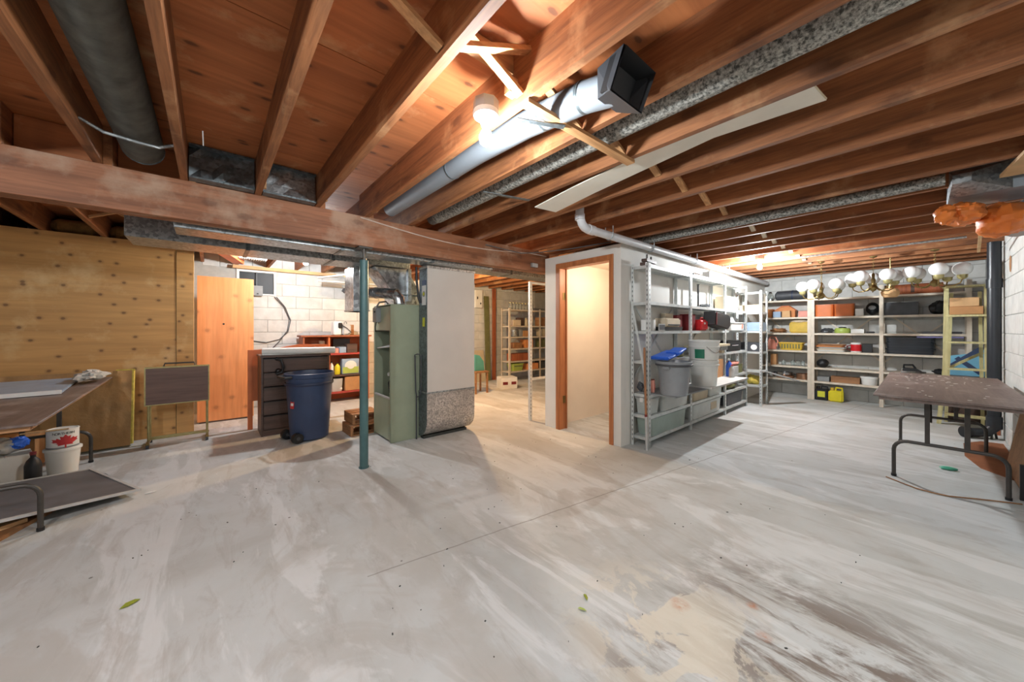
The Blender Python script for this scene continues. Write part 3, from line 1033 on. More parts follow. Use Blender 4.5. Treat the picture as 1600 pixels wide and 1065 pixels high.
G().box(-0.2, 0.05, -0.10, -0.085, 0.157, 0.166).build('paint_stick', 'pale_lumber', o)

o = thing('window_screen', 'grey insect screen in a white frame lying over boards at the left edge', 'screen', (-0.97, 4.05, 0.09), 0.43)
Ms = Euler((0, 0.10, 0)).to_matrix().to_4x4()
G().box(-0.40, 0.40, -0.44, 0.44, -0.002, 0.002, Ms).build('mesh', 'screen_mesh', o)
for a in ((-0.42, 0.42, -0.46, -0.44), (-0.42, 0.42, 0.44, 0.46), (-0.42, -0.40, -0.44, 0.44), (0.40, 0.42, -0.44, 0.44)):
    G().box(a[0], a[1], a[2], a[3], -0.008, 0.008, Ms).build('frame_bar', 'light_grey', o)
for (x, y, rz, lab, m_, L, z) in ((-0.98, 3.75, 0.35, 'brown board on the floor under the insect screen, nearest the table leg', 'plank_brown', 0.62, 0), (-1.1, 4.25, 0.5, 'reddish board on the floor under the insect screen', 'red_wood', 0.7, 0), (-1.12, 4.5, 1.2, 'pale board on the floor below the white carton', 'pale_lumber', 0.5, 0.0), (-1.12, 3.66, 0.9, 'pale offcut lying across the brown board under the screen', 'carton_pale', 0.42, 0.026)):
    solo('floor_board', G().box(-0.11, 0.11, -L / 2, L / 2, 0, 0.024), m_, lab, 'board', (x, y, z), -rz)
a_ = arc((0, 0, 0), 0.24, 0, 2 * PI, 'XY', 26)
solo('rubber_hoop', G().tube(a_, 0.014, 8), 'black', 'black rubber hose loop on the floor behind the insect screen', 'hose', (-0.90, 4.40, 0.014))

def carton(name, label, loc, size, rz=0.0, mat='carton', lid=True, tape=None, cat='box', group=None):
    o = thing(name, label, cat, loc, rz, group)
    w, d, h = size
    G().box(-w / 2, w / 2, -d / 2, d / 2, 0, h - (0.004 if lid else 0)).build('body', mat, o, bevel=0.003, seg=1)
    if lid:
        G().box(-w / 2 - 0.002, -0.002, -d / 2 - 0.002, d / 2 + 0.002, h - 0.004, h).build('flap', mat, o)
        G().box(0.002, w / 2 + 0.002, -d / 2 - 0.002, d / 2 + 0.002, h - 0.004, h).build('flap', mat, o)
    if tape:
        G().box(-0.02, 0.02, -d / 2 - 0.004, d / 2 + 0.004, h, h + 0.001).build('tape', tape, o)
    return o


o = carton('carton', 'white printed carton under the left table between dark bottles', (-1.26, 4.78, 0.0), (0.26, 0.2, 0.24), 0.3, 'white')
for u in (-0.07, 0.05):
    G().box(u - 0.028, u + 0.028, -0.1025, -0.1005, 0.15, 0.20).build('printed_square', 'plank_brown', o)
G().lathe([(0.055, 0), (0.055, 0.002)], n=18, sy=0.4).build('printed_oval', 'black', o)
o.children[-1].matrix_local = Matrix.Translation((-0.01, -0.103, 0.09)) @ Matrix.Rotation(PI / 2, 4, 'X')
def bottle(name, label, loc, r, h, mat, cap, cat='bottle'):
    o = thing(name, label, cat, loc)
    G().lathe([(r * 0.95, 0), (r, 0.01), (r, h * 0.62), (r * 0.75, h * 0.76), (r * 0.34, h * 0.85), (r * 0.34, h * 0.92)], n=18).build('body', mat, o)
    G().lathe([(r * 0.4, h * 0.92), (r * 0.4, h)], n=14).build('cap', cap, o)
    return o


bottle('bottle', 'black bottle under the left table beside the white carton', (-1.08, 4.62, 0), 0.045, 0.27, 'black', 'dark_red')
bottle('bottle', 'dark bottle behind the white carton under the left table', (-1.3, 4.98, 0), 0.06, 0.34, 'black_gloss', 'dark_grey')
bottle('bottle', 'brown bottle at the left edge under the left table', (-1.36, 4.5, 0), 0.05, 0.26, 'dark_veneer', 'black')
carton('carton', 'brown carton far back under the left table', (-1.36, 5.26, 0), (0.34, 0.24, 0.3), 0.0, 'carton')
o = thing('plastic_bag', 'crumpled white and blue plastic bag under the left table', 'bag', (-1.26, 4.78, 0.262), 0)
vs, fs = crumple((0, 0, 0.05), (0.10, 0.1, 0.06), 16, 8, 0.2, 12)
G().add(vs, fs).build('bag_body', 'light_grey', o)
vs, fs = crumple((0.08, -0.03, 0.07), (0.05, 0.05, 0.05), 10, 6, 0.2, 13)
G().add(vs, fs).build('bag_print', 'blue', o)

# tray table set on its rack
o = thing('tray_table_set', 'brown folding tray tables hung on a brass rack before the plywood wall', 'tray table', (-0.27, 5.37, 0))
for k in range(3):
    t_ = G().box(-0.255, 0.245, -0.045 + k * 0.035, -0.03 + k * 0.035, 0.445, 0.83).build('tray', 'tray_brown', o)
    e = G()
    for a in ((-0.266, -0.255, 0.434, 0.841), (0.245, 0.256, 0.434, 0.841)):
        e.box(a[0], a[1], -0.047 + k * 0.035, -0.028 + k * 0.035, a[2], a[3])
    e.box(-0.255, 0.245, -0.047 + k * 0.035, -0.028 + k * 0.035, 0.434, 0.445).box(-0.255, 0.245, -0.047 + k * 0.035, -0.028 + k * 0.035, 0.83, 0.841)
    e.build('rim', 'brass_pale', t_)
for s in (-1, 1):
    for y in (-0.02, 0.10):
        G().cyl((s * 0.235, y, 0.05), (s * 0.235, y, 0.82), 0.011, n=10).build('leg', 'brass_pale', o)
    G().bar((s * 0.235, -0.11, 0.055), (s * 0.235, 0.16, 0.055), 0.022, 0.022).build('foot_bar', 'brass', o)
    for y in (-0.11, 0.16):
        cst = G().cyl((s * 0.235 - 0.012, y, 0.022), (s * 0.235 + 0.012, y, 0.022), 0.022, n=12).build('caster', 'dark_grey', o)
        G().box(s * 0.235 - 0.016, s * 0.235 + 0.016, y - 0.014, y + 0.014, 0.035, 0.052).build('caster_fork', 'brass', cst)
G().cyl((-0.235, 0.04, 0.075), (0.235, 0.04, 0.075), 0.012, n=10).cyl((-0.235, -0.02, 0.075), (0.235, -0.02, 0.075), 0.009, n=10).build('stretcher', 'brass_pale', o)
G().tube([(-0.13, 0.09, 0.83), (-0.12, 0.09, 0.87), (0.12, 0.09, 0.87), (0.13, 0.09, 0.83)], 0.009, 8).build('carry_handle', 'table_steel', o)

# orange plywood slab
o = thing('plywood_slab', 'tall orange plywood slab standing against the joists beside the plywood wall', 'panel', (0.16, 6.2, 0.0), -0.03)
G().box(-0.30, 0.30, -0.012, 0.012, 0.02, 1.955).build('sheet', 'orange_ply', o, bevel=0.002)
G().box(-0.28, 0.28, -0.01, 0.06, 0, 0.02).build('sill_block', 'dark_veneer', o)
G().cyl((-0.03, -0.016, 1.32), (-0.03, -0.012, 1.32), 0.012).build('finger_hole', 'black', o)

# dresser
o = thing('dresser', 'dark brown veneer chest of drawers behind the blue bin', 'dresser', (0.80, 5.18, 0))
G().box(-0.36, -0.34, -0.2, 0.2, 0, 0.915).box(0.34, 0.36, -0.2, 0.2, 0, 0.915).box(-0.34, 0.34, 0.18, 0.2, 0.05, 0.915).box(-0.34, 0.34, -0.18, 0.18, 0.06, 0.075).build('carcass', 'dark_veneer', o)
G().box(-0.37, 0.37, -0.215, 0.21, 0.915, 0.94).build('top', 'dark_veneer', o, bevel=0.003)
G().box(-0.34, 0.34, -0.185, -0.165, 0, 0.06).build('plinth', 'dark_veneer', o)
for k in range(5):
    z = 0.08 + k * 0.167
    dr = G().box(-0.337, 0.337, -0.212, -0.19, z, z + 0.157).build('drawer', 'dark_veneer', o, bevel=0.004)
    G().box(-0.337, 0.337, -0.216, -0.212, z + 0.148, z + 0.156).build('finger_lip', 'black', dr)
o = thing('paper_roll', 'flattened roll of white paper lying across the dresser top', 'paper', (0.82, 5.08, 0.942), -0.1)
vs, fs = crumple((0, 0, 0.025), (0.37, 0.12, 0.028), 20, 10, 0.06, 22)
vs = [(x, y, max(z, 0.001)) for x, y, z in vs]
G().box(-0.36, 0.38, -0.13, 0.08, 0.0, 0.045).cyl((-0.36, -0.10, 0.045), (0.40, -0.16, 0.042), 0.04, n=14).build('sheets', 'white', o, bevel=0.004)
G().cyl((0.40, -0.16, 0.042), (0.405, -0.1603, 0.042), 0.03, n=12).build('roll_core', 'grey', o)
o = thing('wooden_headboard', 'orange wooden headboard standing behind the chest of drawers', 'headboard', (0.83, 5.46, 0))
G().prism([(-0.48, 0.35), (0.44, 0.35), (0.44, 1.02), (0.38, 1.04), (0.05, 1.045), (-0.2, 1.0), (-0.42, 0.99), (-0.48, 0.97)], -0.012, 0.012).build('panel', 'orange_wood', o, bevel=0.004)
for s in (-0.46, 0.42):
    G().box(s - 0.025, s + 0.025, -0.02, 0.02, 0, 0.99).build('leg', 'orange_wood', o)

# blue bin
o = thing('rubbish_bin', 'tall navy blue wheeled rubbish bin in front of the dresser', 'bin', (0.868, 4.62, 0), 0.25)
G().lathe([(0.19, 0.015), (0.195, 0.02), (0.238, 0.70), (0.252, 0.705), (0.255, 0.75), (0.246, 0.755), (0.235, 0.70), (0.185, 0.03)], n=36).build('body', 'navy', o)
G().lathe([(0.246, 0.62), (0.248, 0.625), (0.249, 0.645), (0.246, 0.65)], n=36, closed=False).build('rib', 'navy_dark', o)
for s in (-1, 1):
    wv = G().cyl((-0.19 - 0.0, s * 0.13 - 0.03, 0.055), (-0.19, s * 0.13 + 0.03, 0.055), 0.055, n=18).build('wheel', 'black', o)
    G().cyl((-0.19, s * 0.13 - 0.033, 0.055), (-0.19, s * 0.13 + 0.033, 0.055), 0.02, n=12).build('hub', 'dark_grey', wv)
G().cyl((-0.19, -0.16, 0.055), (-0.19, 0.16, 0.055), 0.01, n=8).build('axle', 'dark_grey', o)
G().tube([(-0.23, -0.1, 0.72), (-0.29, -0.09, 0.72), (-0.29, 0.09, 0.72), (-0.23, 0.1, 0.72)], 0.014, 8).build('handle', 'black', o)
lb = G().box(-0.002, 0.002, -0.026, 0.026, -0.045, 0.045).build('label', 'red', o)
G().box(-0.0026, -0.0019, -0.018, 0.018, -0.015, 0.015).build('label_print', 'white', lb)
lb.location = (-0.212, -0.062, 0.42)
lb.rotation_euler = (0, 0.06, 0.29)
o = thing('clamp', 'black spring clamp hooked on the dresser edge by the blue bin', 'clamp', (0.64, 4.93, 0.74))
G().tube([(-0.05, 0.02, 0.16), (-0.01, 0.0, 0.14), (0.01, -0.01, 0.06), (0.0, 0.0, 0.0), (-0.06, 0.0, -0.02)], 0.016, 8).build('grip', 'black', o)
G().sph((-0.05, 0.02, 0.16), 0.02, 10, 6).sph((-0.04, 0, 0.02), 0.03, 10, 6).build('pivot', 'black_gloss', o)

# pallet-like crates behind the post
for k, (x, y, z, lab) in enumerate(((1.385, 4.47, 0, 'small pallet on the floor behind the teal post'), (1.42, 4.52, 0.121, 'small pallet stacked on another behind the teal post'))):
    o = thing('pallet', lab, 'pallet', (x, y, z), 0.02)
    for i in range(3):
        G().box(-0.16, 0.16, -0.16 + i * 0.115, -0.07 + i * 0.115, 0.105, 0.12).build('slat', 'plank_brown', o)
        G().box(-0.16, 0.16, -0.16 + i * 0.115, -0.07 + i * 0.115, 0, 0.012).build('slat', 'plank_brown', o)
    for xx in (-0.16, -0.015, 0.13):
        G().box(xx, xx + 0.03, -0.16, 0.16, 0.012, 0.105).build('runner', 'plank_brown', o)
# ------------------------------------------------------------------ furnace and return duct
o = thing('furnace', 'sage green upright furnace cabinet with open burner bay behind the teal post', 'furnace', (1.49, 3.78, 0))
G().box(0, 0.46, 0, 0.012, 0, 1.515).build('side_panel', 'furnace_green', o, bevel=0.004)
G().box(0, 0.46, 0.508, 0.52, 0, 1.515).build('side_panel', 'furnace_green', o)
G().box(0.45, 0.46, 0.012, 0.508, 0, 1.515).build('back_panel', 'furnace_green', o)
G().box(0, 0.46, 0, 0.52, 1.515, 1.525).build('top_panel', 'furnace_green', o)
G().box(0.004, 0.016, 0.02, 0.50, 0.02, 0.485).build('lower_door', 'furnace_green', o, bevel=0.004)
G().box(0.0, 0.02, 0.03, 0.49, 0.475, 0.492).build('door_lip', 'light_grey', o)
G().box(0.004, 0.016, 0.02, 0.50, 1.235, 1.505).build('upper_panel', 'furnace_green', o, bevel=0.003)
G().box(0.0, 0.014, 0.012, 0.03, 0.02, 1.505).box(0.0, 0.014, 0.49, 0.508, 0.02, 1.505).build('front_frame', 'furnace_green', o)
G().box(0.30, 0.44, 0.02, 0.50, 0.45, 1.23).build('heat_baffle', 'furnace_dark', o)
G().box(0.02, 0.3, 0.02, 0.50, 1.225, 1.235).build('bay_ceiling', 'furnace_dark', o)
G().add([(0.02, 0.05, 1.05), (0.28, 0.05, 1.09), (0.28, 0.48, 1.09), (0.02, 0.48, 1.02), (0.02, 0.05, 1.058), (0.28, 0.05, 1.098), (0.28, 0.48, 1.098), (0.02, 0.48, 1.028)],
        [(0, 3, 2, 1), (4, 5, 6, 7), (0, 1, 5, 4), (1, 2, 6, 5), (2, 3, 7, 6), (3, 0, 4, 7)]).build('deflector', 'light_grey', o)
gv = G().box(0.06, 0.15, 0.10, 0.20, 0.68, 0.80).build('gas_valve', 'black_gloss', o, bevel=0.01)
G().cyl((0.06, 0.15, 0.74), (0.03, 0.15, 0.74), 0.02).build('valve_knob', 'light_grey', gv)
G().tube([(0.1, 0.15, 0.5), (0.1, 0.15, 0.95), (0.12, 0.2, 1.0), (0.25, 0.25, 1.0)], 0.02, 10).build('manifold_pipe', 'black', o)
G().tube([(0.12, 0.32, 0.5), (0.1, 0.3, 0.62), (0.12, 0.24, 0.7), (0.08, 0.2, 0.9)], 0.014, 8).build('burner_pipe', 'furnace_dark', o)
G().cyl((0.1, 0.12, 0.58), (0.1, 0.2, 0.58), 0.035).build('pressure_switch', 'light_grey', o)
cb = G().box(-0.05, 0.004, 0.30, 0.42, 1.33, 1.50).build('control_box', 'grey', o, bevel=0.004)
G().tube([(-0.03, 0.33, 1.36), (-0.06, 0.3, 1.28), (-0.05, 0.32, 1.22)], 0.006, 6).build('wire', 'black', cb)
G().sph((-0.053, 0.34, 1.45), 0.012, 8, 5).build('indicator', 'black', cb)
G().tube([(0.02, 0.12, 1.527), (0.0, 0.14, 1.56), (-0.05, 0.2, 1.55), (-0.07, 0.25, 1.49)], 0.01, 8).build('conduit', 'chrome', o)

o = thing('supply_plenum', 'galvanised supply plenum box standing on top of the green furnace', 'duct', (1.72, 4.06, 1.527))
G().rings([[(-0.11, -0.10, 0), (0.22, -0.10, 0), (0.22, 0.22, 0), (-0.11, 0.22, 0)], [(-0.11, -0.10, 0.12), (0.22, -0.10, 0.12), (0.22, 0.22, 0.12), (-0.11, 0.22, 0.12)], [(-0.34, -0.10, 0.418), (0.05, -0.10, 0.418), (0.05, 0.24, 0.418), (-0.34, 0.24, 0.418)]]).build('body', 'foil_wrap', o)
G().box(-0.115, 0.225, -0.105, 0.225, 0.11, 0.13).build('seam', 'galvanised_dark', o)
G().box(0.04, 0.08, -0.13, -0.1, 0.05, 0.43).build('corner_strap', 'galvanised', o)
o = thing('flue_pipe', 'shiny round flue elbow between the green furnace and the hanging box duct', 'pipe', (1.3, 3.98, 1.62))
G().tube([(0.10, 0.26, 0.06), (0.14, 0.14, 0.05), (0.19, 0.02, 0.04), (0.27, -0.13, 0.02), (0.30, -0.155, -0.03), (0.305, -0.155, -0.088)], 0.062, 18).build('pipe', 'foil_wrap', o)
for pth in (((0.142, 0.135, 0.05), (0.152, 0.11, 0.048)), ((0.27, -0.12, 0.022), (0.285, -0.142, 0.018))):
    G().tube(pth, 0.066, 18).build('collar', 'chrome', o)
o = thing('box_duct', 'shiny foil-wrapped box duct hanging behind the teal post', 'duct', (1.29, 4.28, 1.45))
G().box(-0.085, 0.085, -0.16, 0.18, 0, 0.505).build('body', 'foil_wrap', o, bevel=0.006)
G().box(-0.09, 0.09, -0.165, 0.185, 0.0, 0.02).build('end_flange', 'galvanised', o)
solo('conduit', G().tube([(1.76, 3.72, 1.95), (1.765, 3.72, 1.8), (1.78, 3.70, 1.60), (1.80, 3.70, 1.545)], 0.014, 8), 'black', 'black cable dropping from the trunk duct beside the white return duct', 'cable')

o = thing('return_duct', 'tall return air duct with pale face and speckled curved boot', 'duct', (1.82, 3.58, 0))
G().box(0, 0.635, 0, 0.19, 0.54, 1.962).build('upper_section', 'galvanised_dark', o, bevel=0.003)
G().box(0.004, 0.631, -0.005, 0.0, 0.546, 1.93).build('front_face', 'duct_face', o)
prof = [(-0.004, 0.54), (-0.004, 0.23)] + [(0.196 - 0.2 * math.cos(a * PI / 2 / 8), 0.23 - 0.2 * math.sin(a * PI / 2 / 8)) for a in range(1, 9)] + [(0.196, 0.54)]
b_ = G().prism(prof, 0.0, 0.635, 'X').build('boot', 'galvanised_pale', o)
G().prism([(y + 0.001, z) for y, z in prof], -0.003, 0.0, 'X').build('boot_side', 'galvanised_dark', b_)
G().box(-0.006, 0.64, -0.01, 0.2, 0.53, 0.546).build('seam', 'galvanised', o)
G().box(-0.004, 0.64, -0.012, 0.195, 1.93, 1.96).build('top_collar', 'galvanised_pale', o)
G().box(0.02, 0.6, 0.12, 0.19, 0, 0.03).build('floor_block', 'furnace_dark', o)
lb = G().box(-0.004, -0.001, 0.02, 0.11, 1.52, 1.74).build('rating_label', 'label_white', o)
q = G().cyl((-0.006, 0.065, 1.645), (-0.004, 0.065, 1.645), 0.032, n=20).build('label_ring', 'grey', lb)
G().cyl((-0.007, 0.065, 1.645), (-0.0045, 0.065, 1.645), 0.02, n=18).build('label_dial', 'label_yellow', lb)
G().box(-0.004, -0.001, 0.02, 0.11, 1.74, 1.80).build('label_header', 'navy', lb)
G().box(-0.003, -0.0005, 0.05, 0.10, 1.28, 1.38).build('yellow_tag', 'label_yellow', o)
solo('gas_pipe', G().tube([(1.775, 3.745, 0.0), (1.775, 3.745, 0.5), (1.765, 3.74, 0.55), (1.752, 3.735, 0.96), (1.76, 3.69, 0.97), (1.795, 3.67, 0.96), (1.795, 3.67, 0.55), (1.785, 3.70, 0.49), (1.775, 3.745, 0.48)], 0.008, 8), 'dark_grey', 'thin dark tubing looped between the furnace and the return duct', 'pipe')

# ------------------------------------------------------------------ back left corner
o = thing('store_shelf', 'red-edged wooden store shelf against the block wall behind the bin', 'shelf', (1.66, 6.66, 0))
for s in (-0.52, -0.145, 0.50):
    G().box(s - 0.012, s + 0.012, -0.15, 0.2, 0, 1.12).build('side', 'orange_wood' if s > -0.5 else 'red_wood', o)
G().box(-0.56, 0.55, -0.17, 0.22, 1.12, 1.145).build('top', 'red_wood', o, bevel=0.003)
for z, m_ in ((0.18, 'red_shelf'), (0.47, 'dark_veneer'), (0.84, 'red_shelf')):
    G().box(-0.125 if z > 0.5 else -0.13, 0.49, -0.16, 0.2, z - 0.03, z).build('shelf', m_, o)
G().box(-0.53, 0.51, 0.2, 0.21, 0, 1.12).build('back', 'orange_wood', o)
carton('carton', 'pink box on the upper red shelf beside the blue one', (1.62, 6.58, 0.84), (0.09, 0.14, 0.08), 0, 'pink', False)
carton('carton', 'pale blue box on the upper red shelf', (1.72, 6.58, 0.84), (0.11, 0.16, 0.10), 0.1, 'pale_blue', False)
carton('carton', 'dark brown box on the upper red shelf beside the blue box', (1.88, 6.58, 0.84), (0.17, 0.16, 0.15), 0, 'dark_veneer', True)
carton('carton', 'black flat case standing behind the boxes on the upper red shelf', (1.77, 6.78, 0.84), (0.28, 0.06, 0.24), 0, 'dark_grey', False)
o = thing('picture_box', 'box printed with a pale green landscape on the middle shelf', 'box', (1.86, 6.60, 0.47))
G().box(-0.14, 0.14, -0.08, 0.08, 0, 0.26).build('body', 'pale_blue', o, bevel=0.003)
G().box(-0.13, 0.13, -0.083, -0.08, 0.01, 0.12).build('printed_field', 'lime', o)
G().sph((0, -0.08, 0.14), 0.10, 14, 8, (1, 0.04, 0.9)).build('printed_dome', 'white', o)
bottle('spray_bottle', 'yellow and black spray can on the middle shelf', (1.66, 6.58, 0.47), 0.045, 0.2, 'jug_yellow', 'black')
bottle('spray_bottle', 'white and black bottle beside the yellow spray can', (1.57, 6.60, 0.47), 0.035, 0.22, 'white', 'black')
carton('carton', 'brown carton on the lowest red shelf', (1.89, 6.62, 0.18), (0.25, 0.22, 0.24), 0, 'carton', True)
o = thing('plastic_tub', 'clear plastic tub on the lowest red shelf beside the carton', 'tub', (1.64, 6.62, 0.18))
G().tub(0.2, 0.2, 0.22, 0.85, 0.006).build('body', 'light_grey', o)
G().sph((0.06, -0.06, 0.04), 0.035, 10, 7).build('contents', 'white', o)
for k, (x, m_, lab) in enumerate(((1.24, 'beige', 'pale rolled sheet standing in the left bay of the red-edged shelf'), (1.36, 'white', 'white rolled sheet standing in the left bay of the red-edged shelf'), (1.48, 'cream', 'cream rolled sheet standing beside the shelf divider'))):
    g = G().cyl((0, 0, 0), (0.01, 0.02, 0.95 + 0.05 * k), 0.05, n=14)
    solo('paper_roll', g, m_, lab, 'roll', (1.22 + 0.105 * k, 6.66, 0.0))
o = thing('bread_machine', 'white countertop appliance on the red-edged shelf, lid ajar', 'appliance', (1.68, 6.58, 1.146), 0)
G().box(-0.10, 0.02, -0.09, 0.1, 0, 0.235).build('housing', 'white', o, bevel=0.012)
G().box(0.035, 0.175, -0.11, 0.09, 0, 0.19).build('motor_body', 'light_grey', o, bevel=0.02)
G().box(-0.03, 0.03, -0.115, -0.02, 0.12, 0.21).build('grille', 'black', o, bevel=0.008)
G().tube([(0.02, -0.12, 0.17), (0.10, -0.125, 0.12), (0.17, -0.12, 0.05), (0.12, -0.12, 0.02)], 0.006, 6).build('cord', 'black', o)
G().tube([(0.09, 0, 0.19), (0.09, 0, 0.22), (0.11, 0, 0.235), (0.13, 0, 0.22), (0.13, 0, 0.19)], 0.008, 6).build('handle', 'grey', o)
carton('carton', 'dark box tucked behind the white appliance', (1.90, 6.72, 1.146), (0.1, 0.15, 0.18), 0, 'plank_brown', False)

c = [(0.82, 6.94, 1.78), (0.94, 6.94, 1.62), (1.02, 6.94, 1.40), (0.98, 6.94, 1.20), (0.86, 6.94, 1.08), (0.68, 6.94, 1.03), (0.52, 6.94, 1.06), (0.4, 6.94, 1.14)]
solo('wall_cable', G().tube(c, 0.007, 6), 'dark_grey', 'dark cable hanging in a loop on the block wall under the window', 'cable')
c = [(0.79, 6.93, 1.78), (0.92, 6.93, 1.62), (1.0, 6.93, 1.42), (0.97, 6.93, 1.22), (0.86, 6.93, 1.05), (0.75, 6.93, 0.92), (0.7, 6.93, 0.8)]
solo('wall_cable', G().tube(c, 0.006, 6), 'dark_grey', 'dark cable running down the block wall behind the dresser', 'cable')
o = thing('meter_box', 'grey metal box on the sill of the basement window', 'box', (0.55, 6.93, 1.78))
G().box(-0.11, 0.08, -0.05, 0.02, 0, 0.15).build('body', 'grey', o, bevel=0.005)
G().box(0.0, 0.025, -0.053, -0.05, 0.02, 0.04).build('latch', 'black', o)
G().box(-0.11, 0.08, -0.055, 0.02, 0.15, 0.155).build('lid', 'light_grey', o)
o = thing('air_register', 'white louvred air register in the ceiling above the orange slab', 'register', (0.43, 5.95, 2.18))
G().box(-0.16, 0.16, -0.06, 0.06, 0.02, 0.07).build('frame', 'white', o, bevel=0.004)
for k in range(12):
    G().box(-0.145 + k * 0.0255, -0.135 + k * 0.0255, -0.065, 0.055, 0.008, 0.02).build('louvre', 'light_grey', o)
solo('ceiling_board', G().box(-0.06, 0.06, -0.9, 0.55, 0, 0.06), 'orange_wood', 'orange painted board hanging under the joists above the orange slab', 'board', (0.16, 5.7, 2.16), -0.25)
solo('ceiling_board', G().box(-0.55, 0.9, -0.04, 0.04, 0, 0.05), 'carton_pale', 'pale board along the top of the block wall by the window', 'board', (0.8, 6.88, 2.19))
# lumber rack hanging under the joists
for k, (p0, p1, w, m_, lab) in enumerate((((1.35, 6.5, 2.10), (2.3, 5.2, 2.19), 0.05, 'white', 'white board slung under the joists above the appliance, frontmost of the three'),
                                        ((1.37, 6.62, 2.06), (2.4, 6.45, 2.06), 0.06, 'light_grey', 'pale grey board slung level under the joists by the block wall'),
                                        ((1.75, 6.3, 2.238), (2.5, 6.35, 2.07), 0.05, 'beige', 'cream board slung askew under the joists by the foil duct'))):
    solo('slung_board', G().bar(p0, p1, w, 0.02), m_, lab, 'board')
for x in (1.85, 2.35):
    solo('hanger_strap', G().box(x - 0.01, x + 0.01, 6.47, 6.475, 2.03, 2.25).box(x - 0.01, x + 0.01, 6.47, 6.70, 2.025, 2.03), 'galvanised', 'metal hanger strap under the slung boards, %s' % ('nearer the bulb' if x < 2 else 'nearer the foil duct'), 'strap')
o = thing('fibre_roll', 'yellow fibre insulation roll lying on the slung boards', 'insulation', (1.95, 6.50, 2.165))
G().add(*crumple((0, 0, 0), (0.22, 0.1, 0.05), 16, 8, 0.16, 31)).build('roll', 'fibre_yellow', o)
o = thing('tool_case', 'long dark case hanging below the slung boards on the block wall', 'case', (2.05, 6.62, 1.82))
G().add(*crumple((0, 0, 0.1), (0.32, 0.09, 0.07), 16, 8, 0.10, 33)).build('case', 'dark_grey', o)
G().box(-0.3, 0.3, -0.02, 0.02, 0.15, 0.20).build('hanging_rail', 'grey', o)

# ------------------------------------------------------------------ slotted metal racks
def rack(name, label, loc, rz, bays, depth, H, levels, mat, upm=None, slots=True, braces='back', wd=0.046, skip=(), end_brace=False):
    """bays: positions of the uprights along local X; front at y = -depth/2"""
    o = thing(name, label, 'shelving', loc, rz)
    d = depth / 2
    for i, x in enumerate(bays):
        s = 1 if i == 0 else -1 if i == len(bays) - 1 else 0
        for y in (-d, d):
            t_ = 1 if y < 0 else -1
            g = G().box(x - wd / 2, x + wd / 2, y - 0.0015, y + 0.0015, 0, H)
            xs_ = x - s * wd / 2
            g.box(xs_ - 0.0015, xs_ + 0.0015, min(y, y + t_ * 0.03), max(y, y + t_ * 0.03), 0, H)
            u = g.build('upright', upm or mat, o, smooth=False)
            if slots and y < 0:
                sl = G()
                z = 0.05
                while z < H - 0.03:
                    sl.box(x - 0.004, x + 0.004, y - 0.0022, y - 0.0012, z, z + 0.022)
                    z += 0.05
                sl.build('slot_row', 'dark_grey', u, smooth=False)
            if s == 1 and slots:
                sl = G()
                z = 0.05
                while z < H - 0.03:
                    sl.box(xs_ - 0.0022, xs_ - 0.0012, y + t_ * 0.012, y + t_ * 0.02, z, z + 0.022)
                    z += 0.05
                sl.build('slot_row', 'dark_grey', u, smooth=False)
    for i in range(len(bays) - 1):
        for j, z in enumerate(levels):
            if (i, j) in skip:
                continue
            a, b = bays[i] + 0.004, bays[i + 1] - 0.004
            G().box(a, b, -d + 0.003, d - 0.003, z - 0.004, z).box(a, b, -d + 0.002, -d + 0.006, z - 0.032, z - 0.004).box(a, b, d - 0.006, d - 0.002, z - 0.032, z - 0.004).box(a, a + 0.003, -d + 0.006, d - 0.006, z - 0.032, z - 0.004).build('shelf', mat, o, smooth=False)
        if braces == 'back':
            a, b = bays[i], bays[i + 1]
            zs_ = (0.35 * H, 0.80 * H)
            G().bar((a, d + 0.004, zs_[0]), (b, d + 0.004, zs_[1]), 0.004, 0.022).bar((a, d + 0.008, zs_[1]), (b, d + 0.008, zs_[0]), 0.004, 0.022).build('cross_brace', mat, o, smooth=False)
    if end_brace:
        x = bays[0] - wd / 2 - 0.004
        G().bar((x, d - 0.01, 1.52), (x, -d + 0.01, 0.62), 0.004, 0.024).build('end_brace', mat, o, smooth=False)
    return o


LV = [0.10, 0.33, 0.555, 0.91, 1.23, 1.54, 1.93]
rack('metal_shelving', 'long grey slotted metal shelving unit along the white closet wall', (5.05, 1.965, 0), 0, [-1.55, -0.53, 0.64, 1.58], 0.20, 1.95, LV, 'rack_grey', skip=((0, 2), (1, 2), (1, 3)) if False else (), end_brace=True)
rack('metal_shelving', 'narrow grey slotted shelving unit standing proud at the far end of the long one', (6.93, 1.87, 0), 0, [-0.15, 0.15], 0.36, 1.88, [0.33, 0.57, 0.88, 1.22, 1.53, 1.86], 'rack_grey', braces='')

Y = 1.965
# bay one of the long unit
o = thing('storage_tote', 'grey-green plastic tote on the lowest shelf at the doorway end', 'tote', (3.98, Y, 0.10))
G().tub(0.86, 0.18, 0.19, 0.92, 0.005, rim=0.008).build('body', 'tote_green', o)
G().box(-0.44, 0.44, -0.092, 0.092, 0.191, 0.2).build('lid', 'light_grey', o)
o = thing('storage_tote', 'clear lidded tote on the second shelf, nearest the closet door', 'tote', (3.66, Y + 0.01, 0.33))
G().tub(0.24, 0.16, 0.17, 0.88, 0.005, rim=0.008).build('body', 'tote_clear', o)
l_ = G().box(-0.128, 0.128, -0.085, 0.085, 0.171, 0.184).build('lid', 'light_grey', o, bevel=0.004)
G().box(-0.13, -0.12, -0.02, 0.02, 0.13, 0.18).build('latch', 'white', l_)
o = thing('storage_tote', 'long whitish tote on the second shelf below the grey dustbin', 'tote', (4.16, Y - 0.005, 0.33))
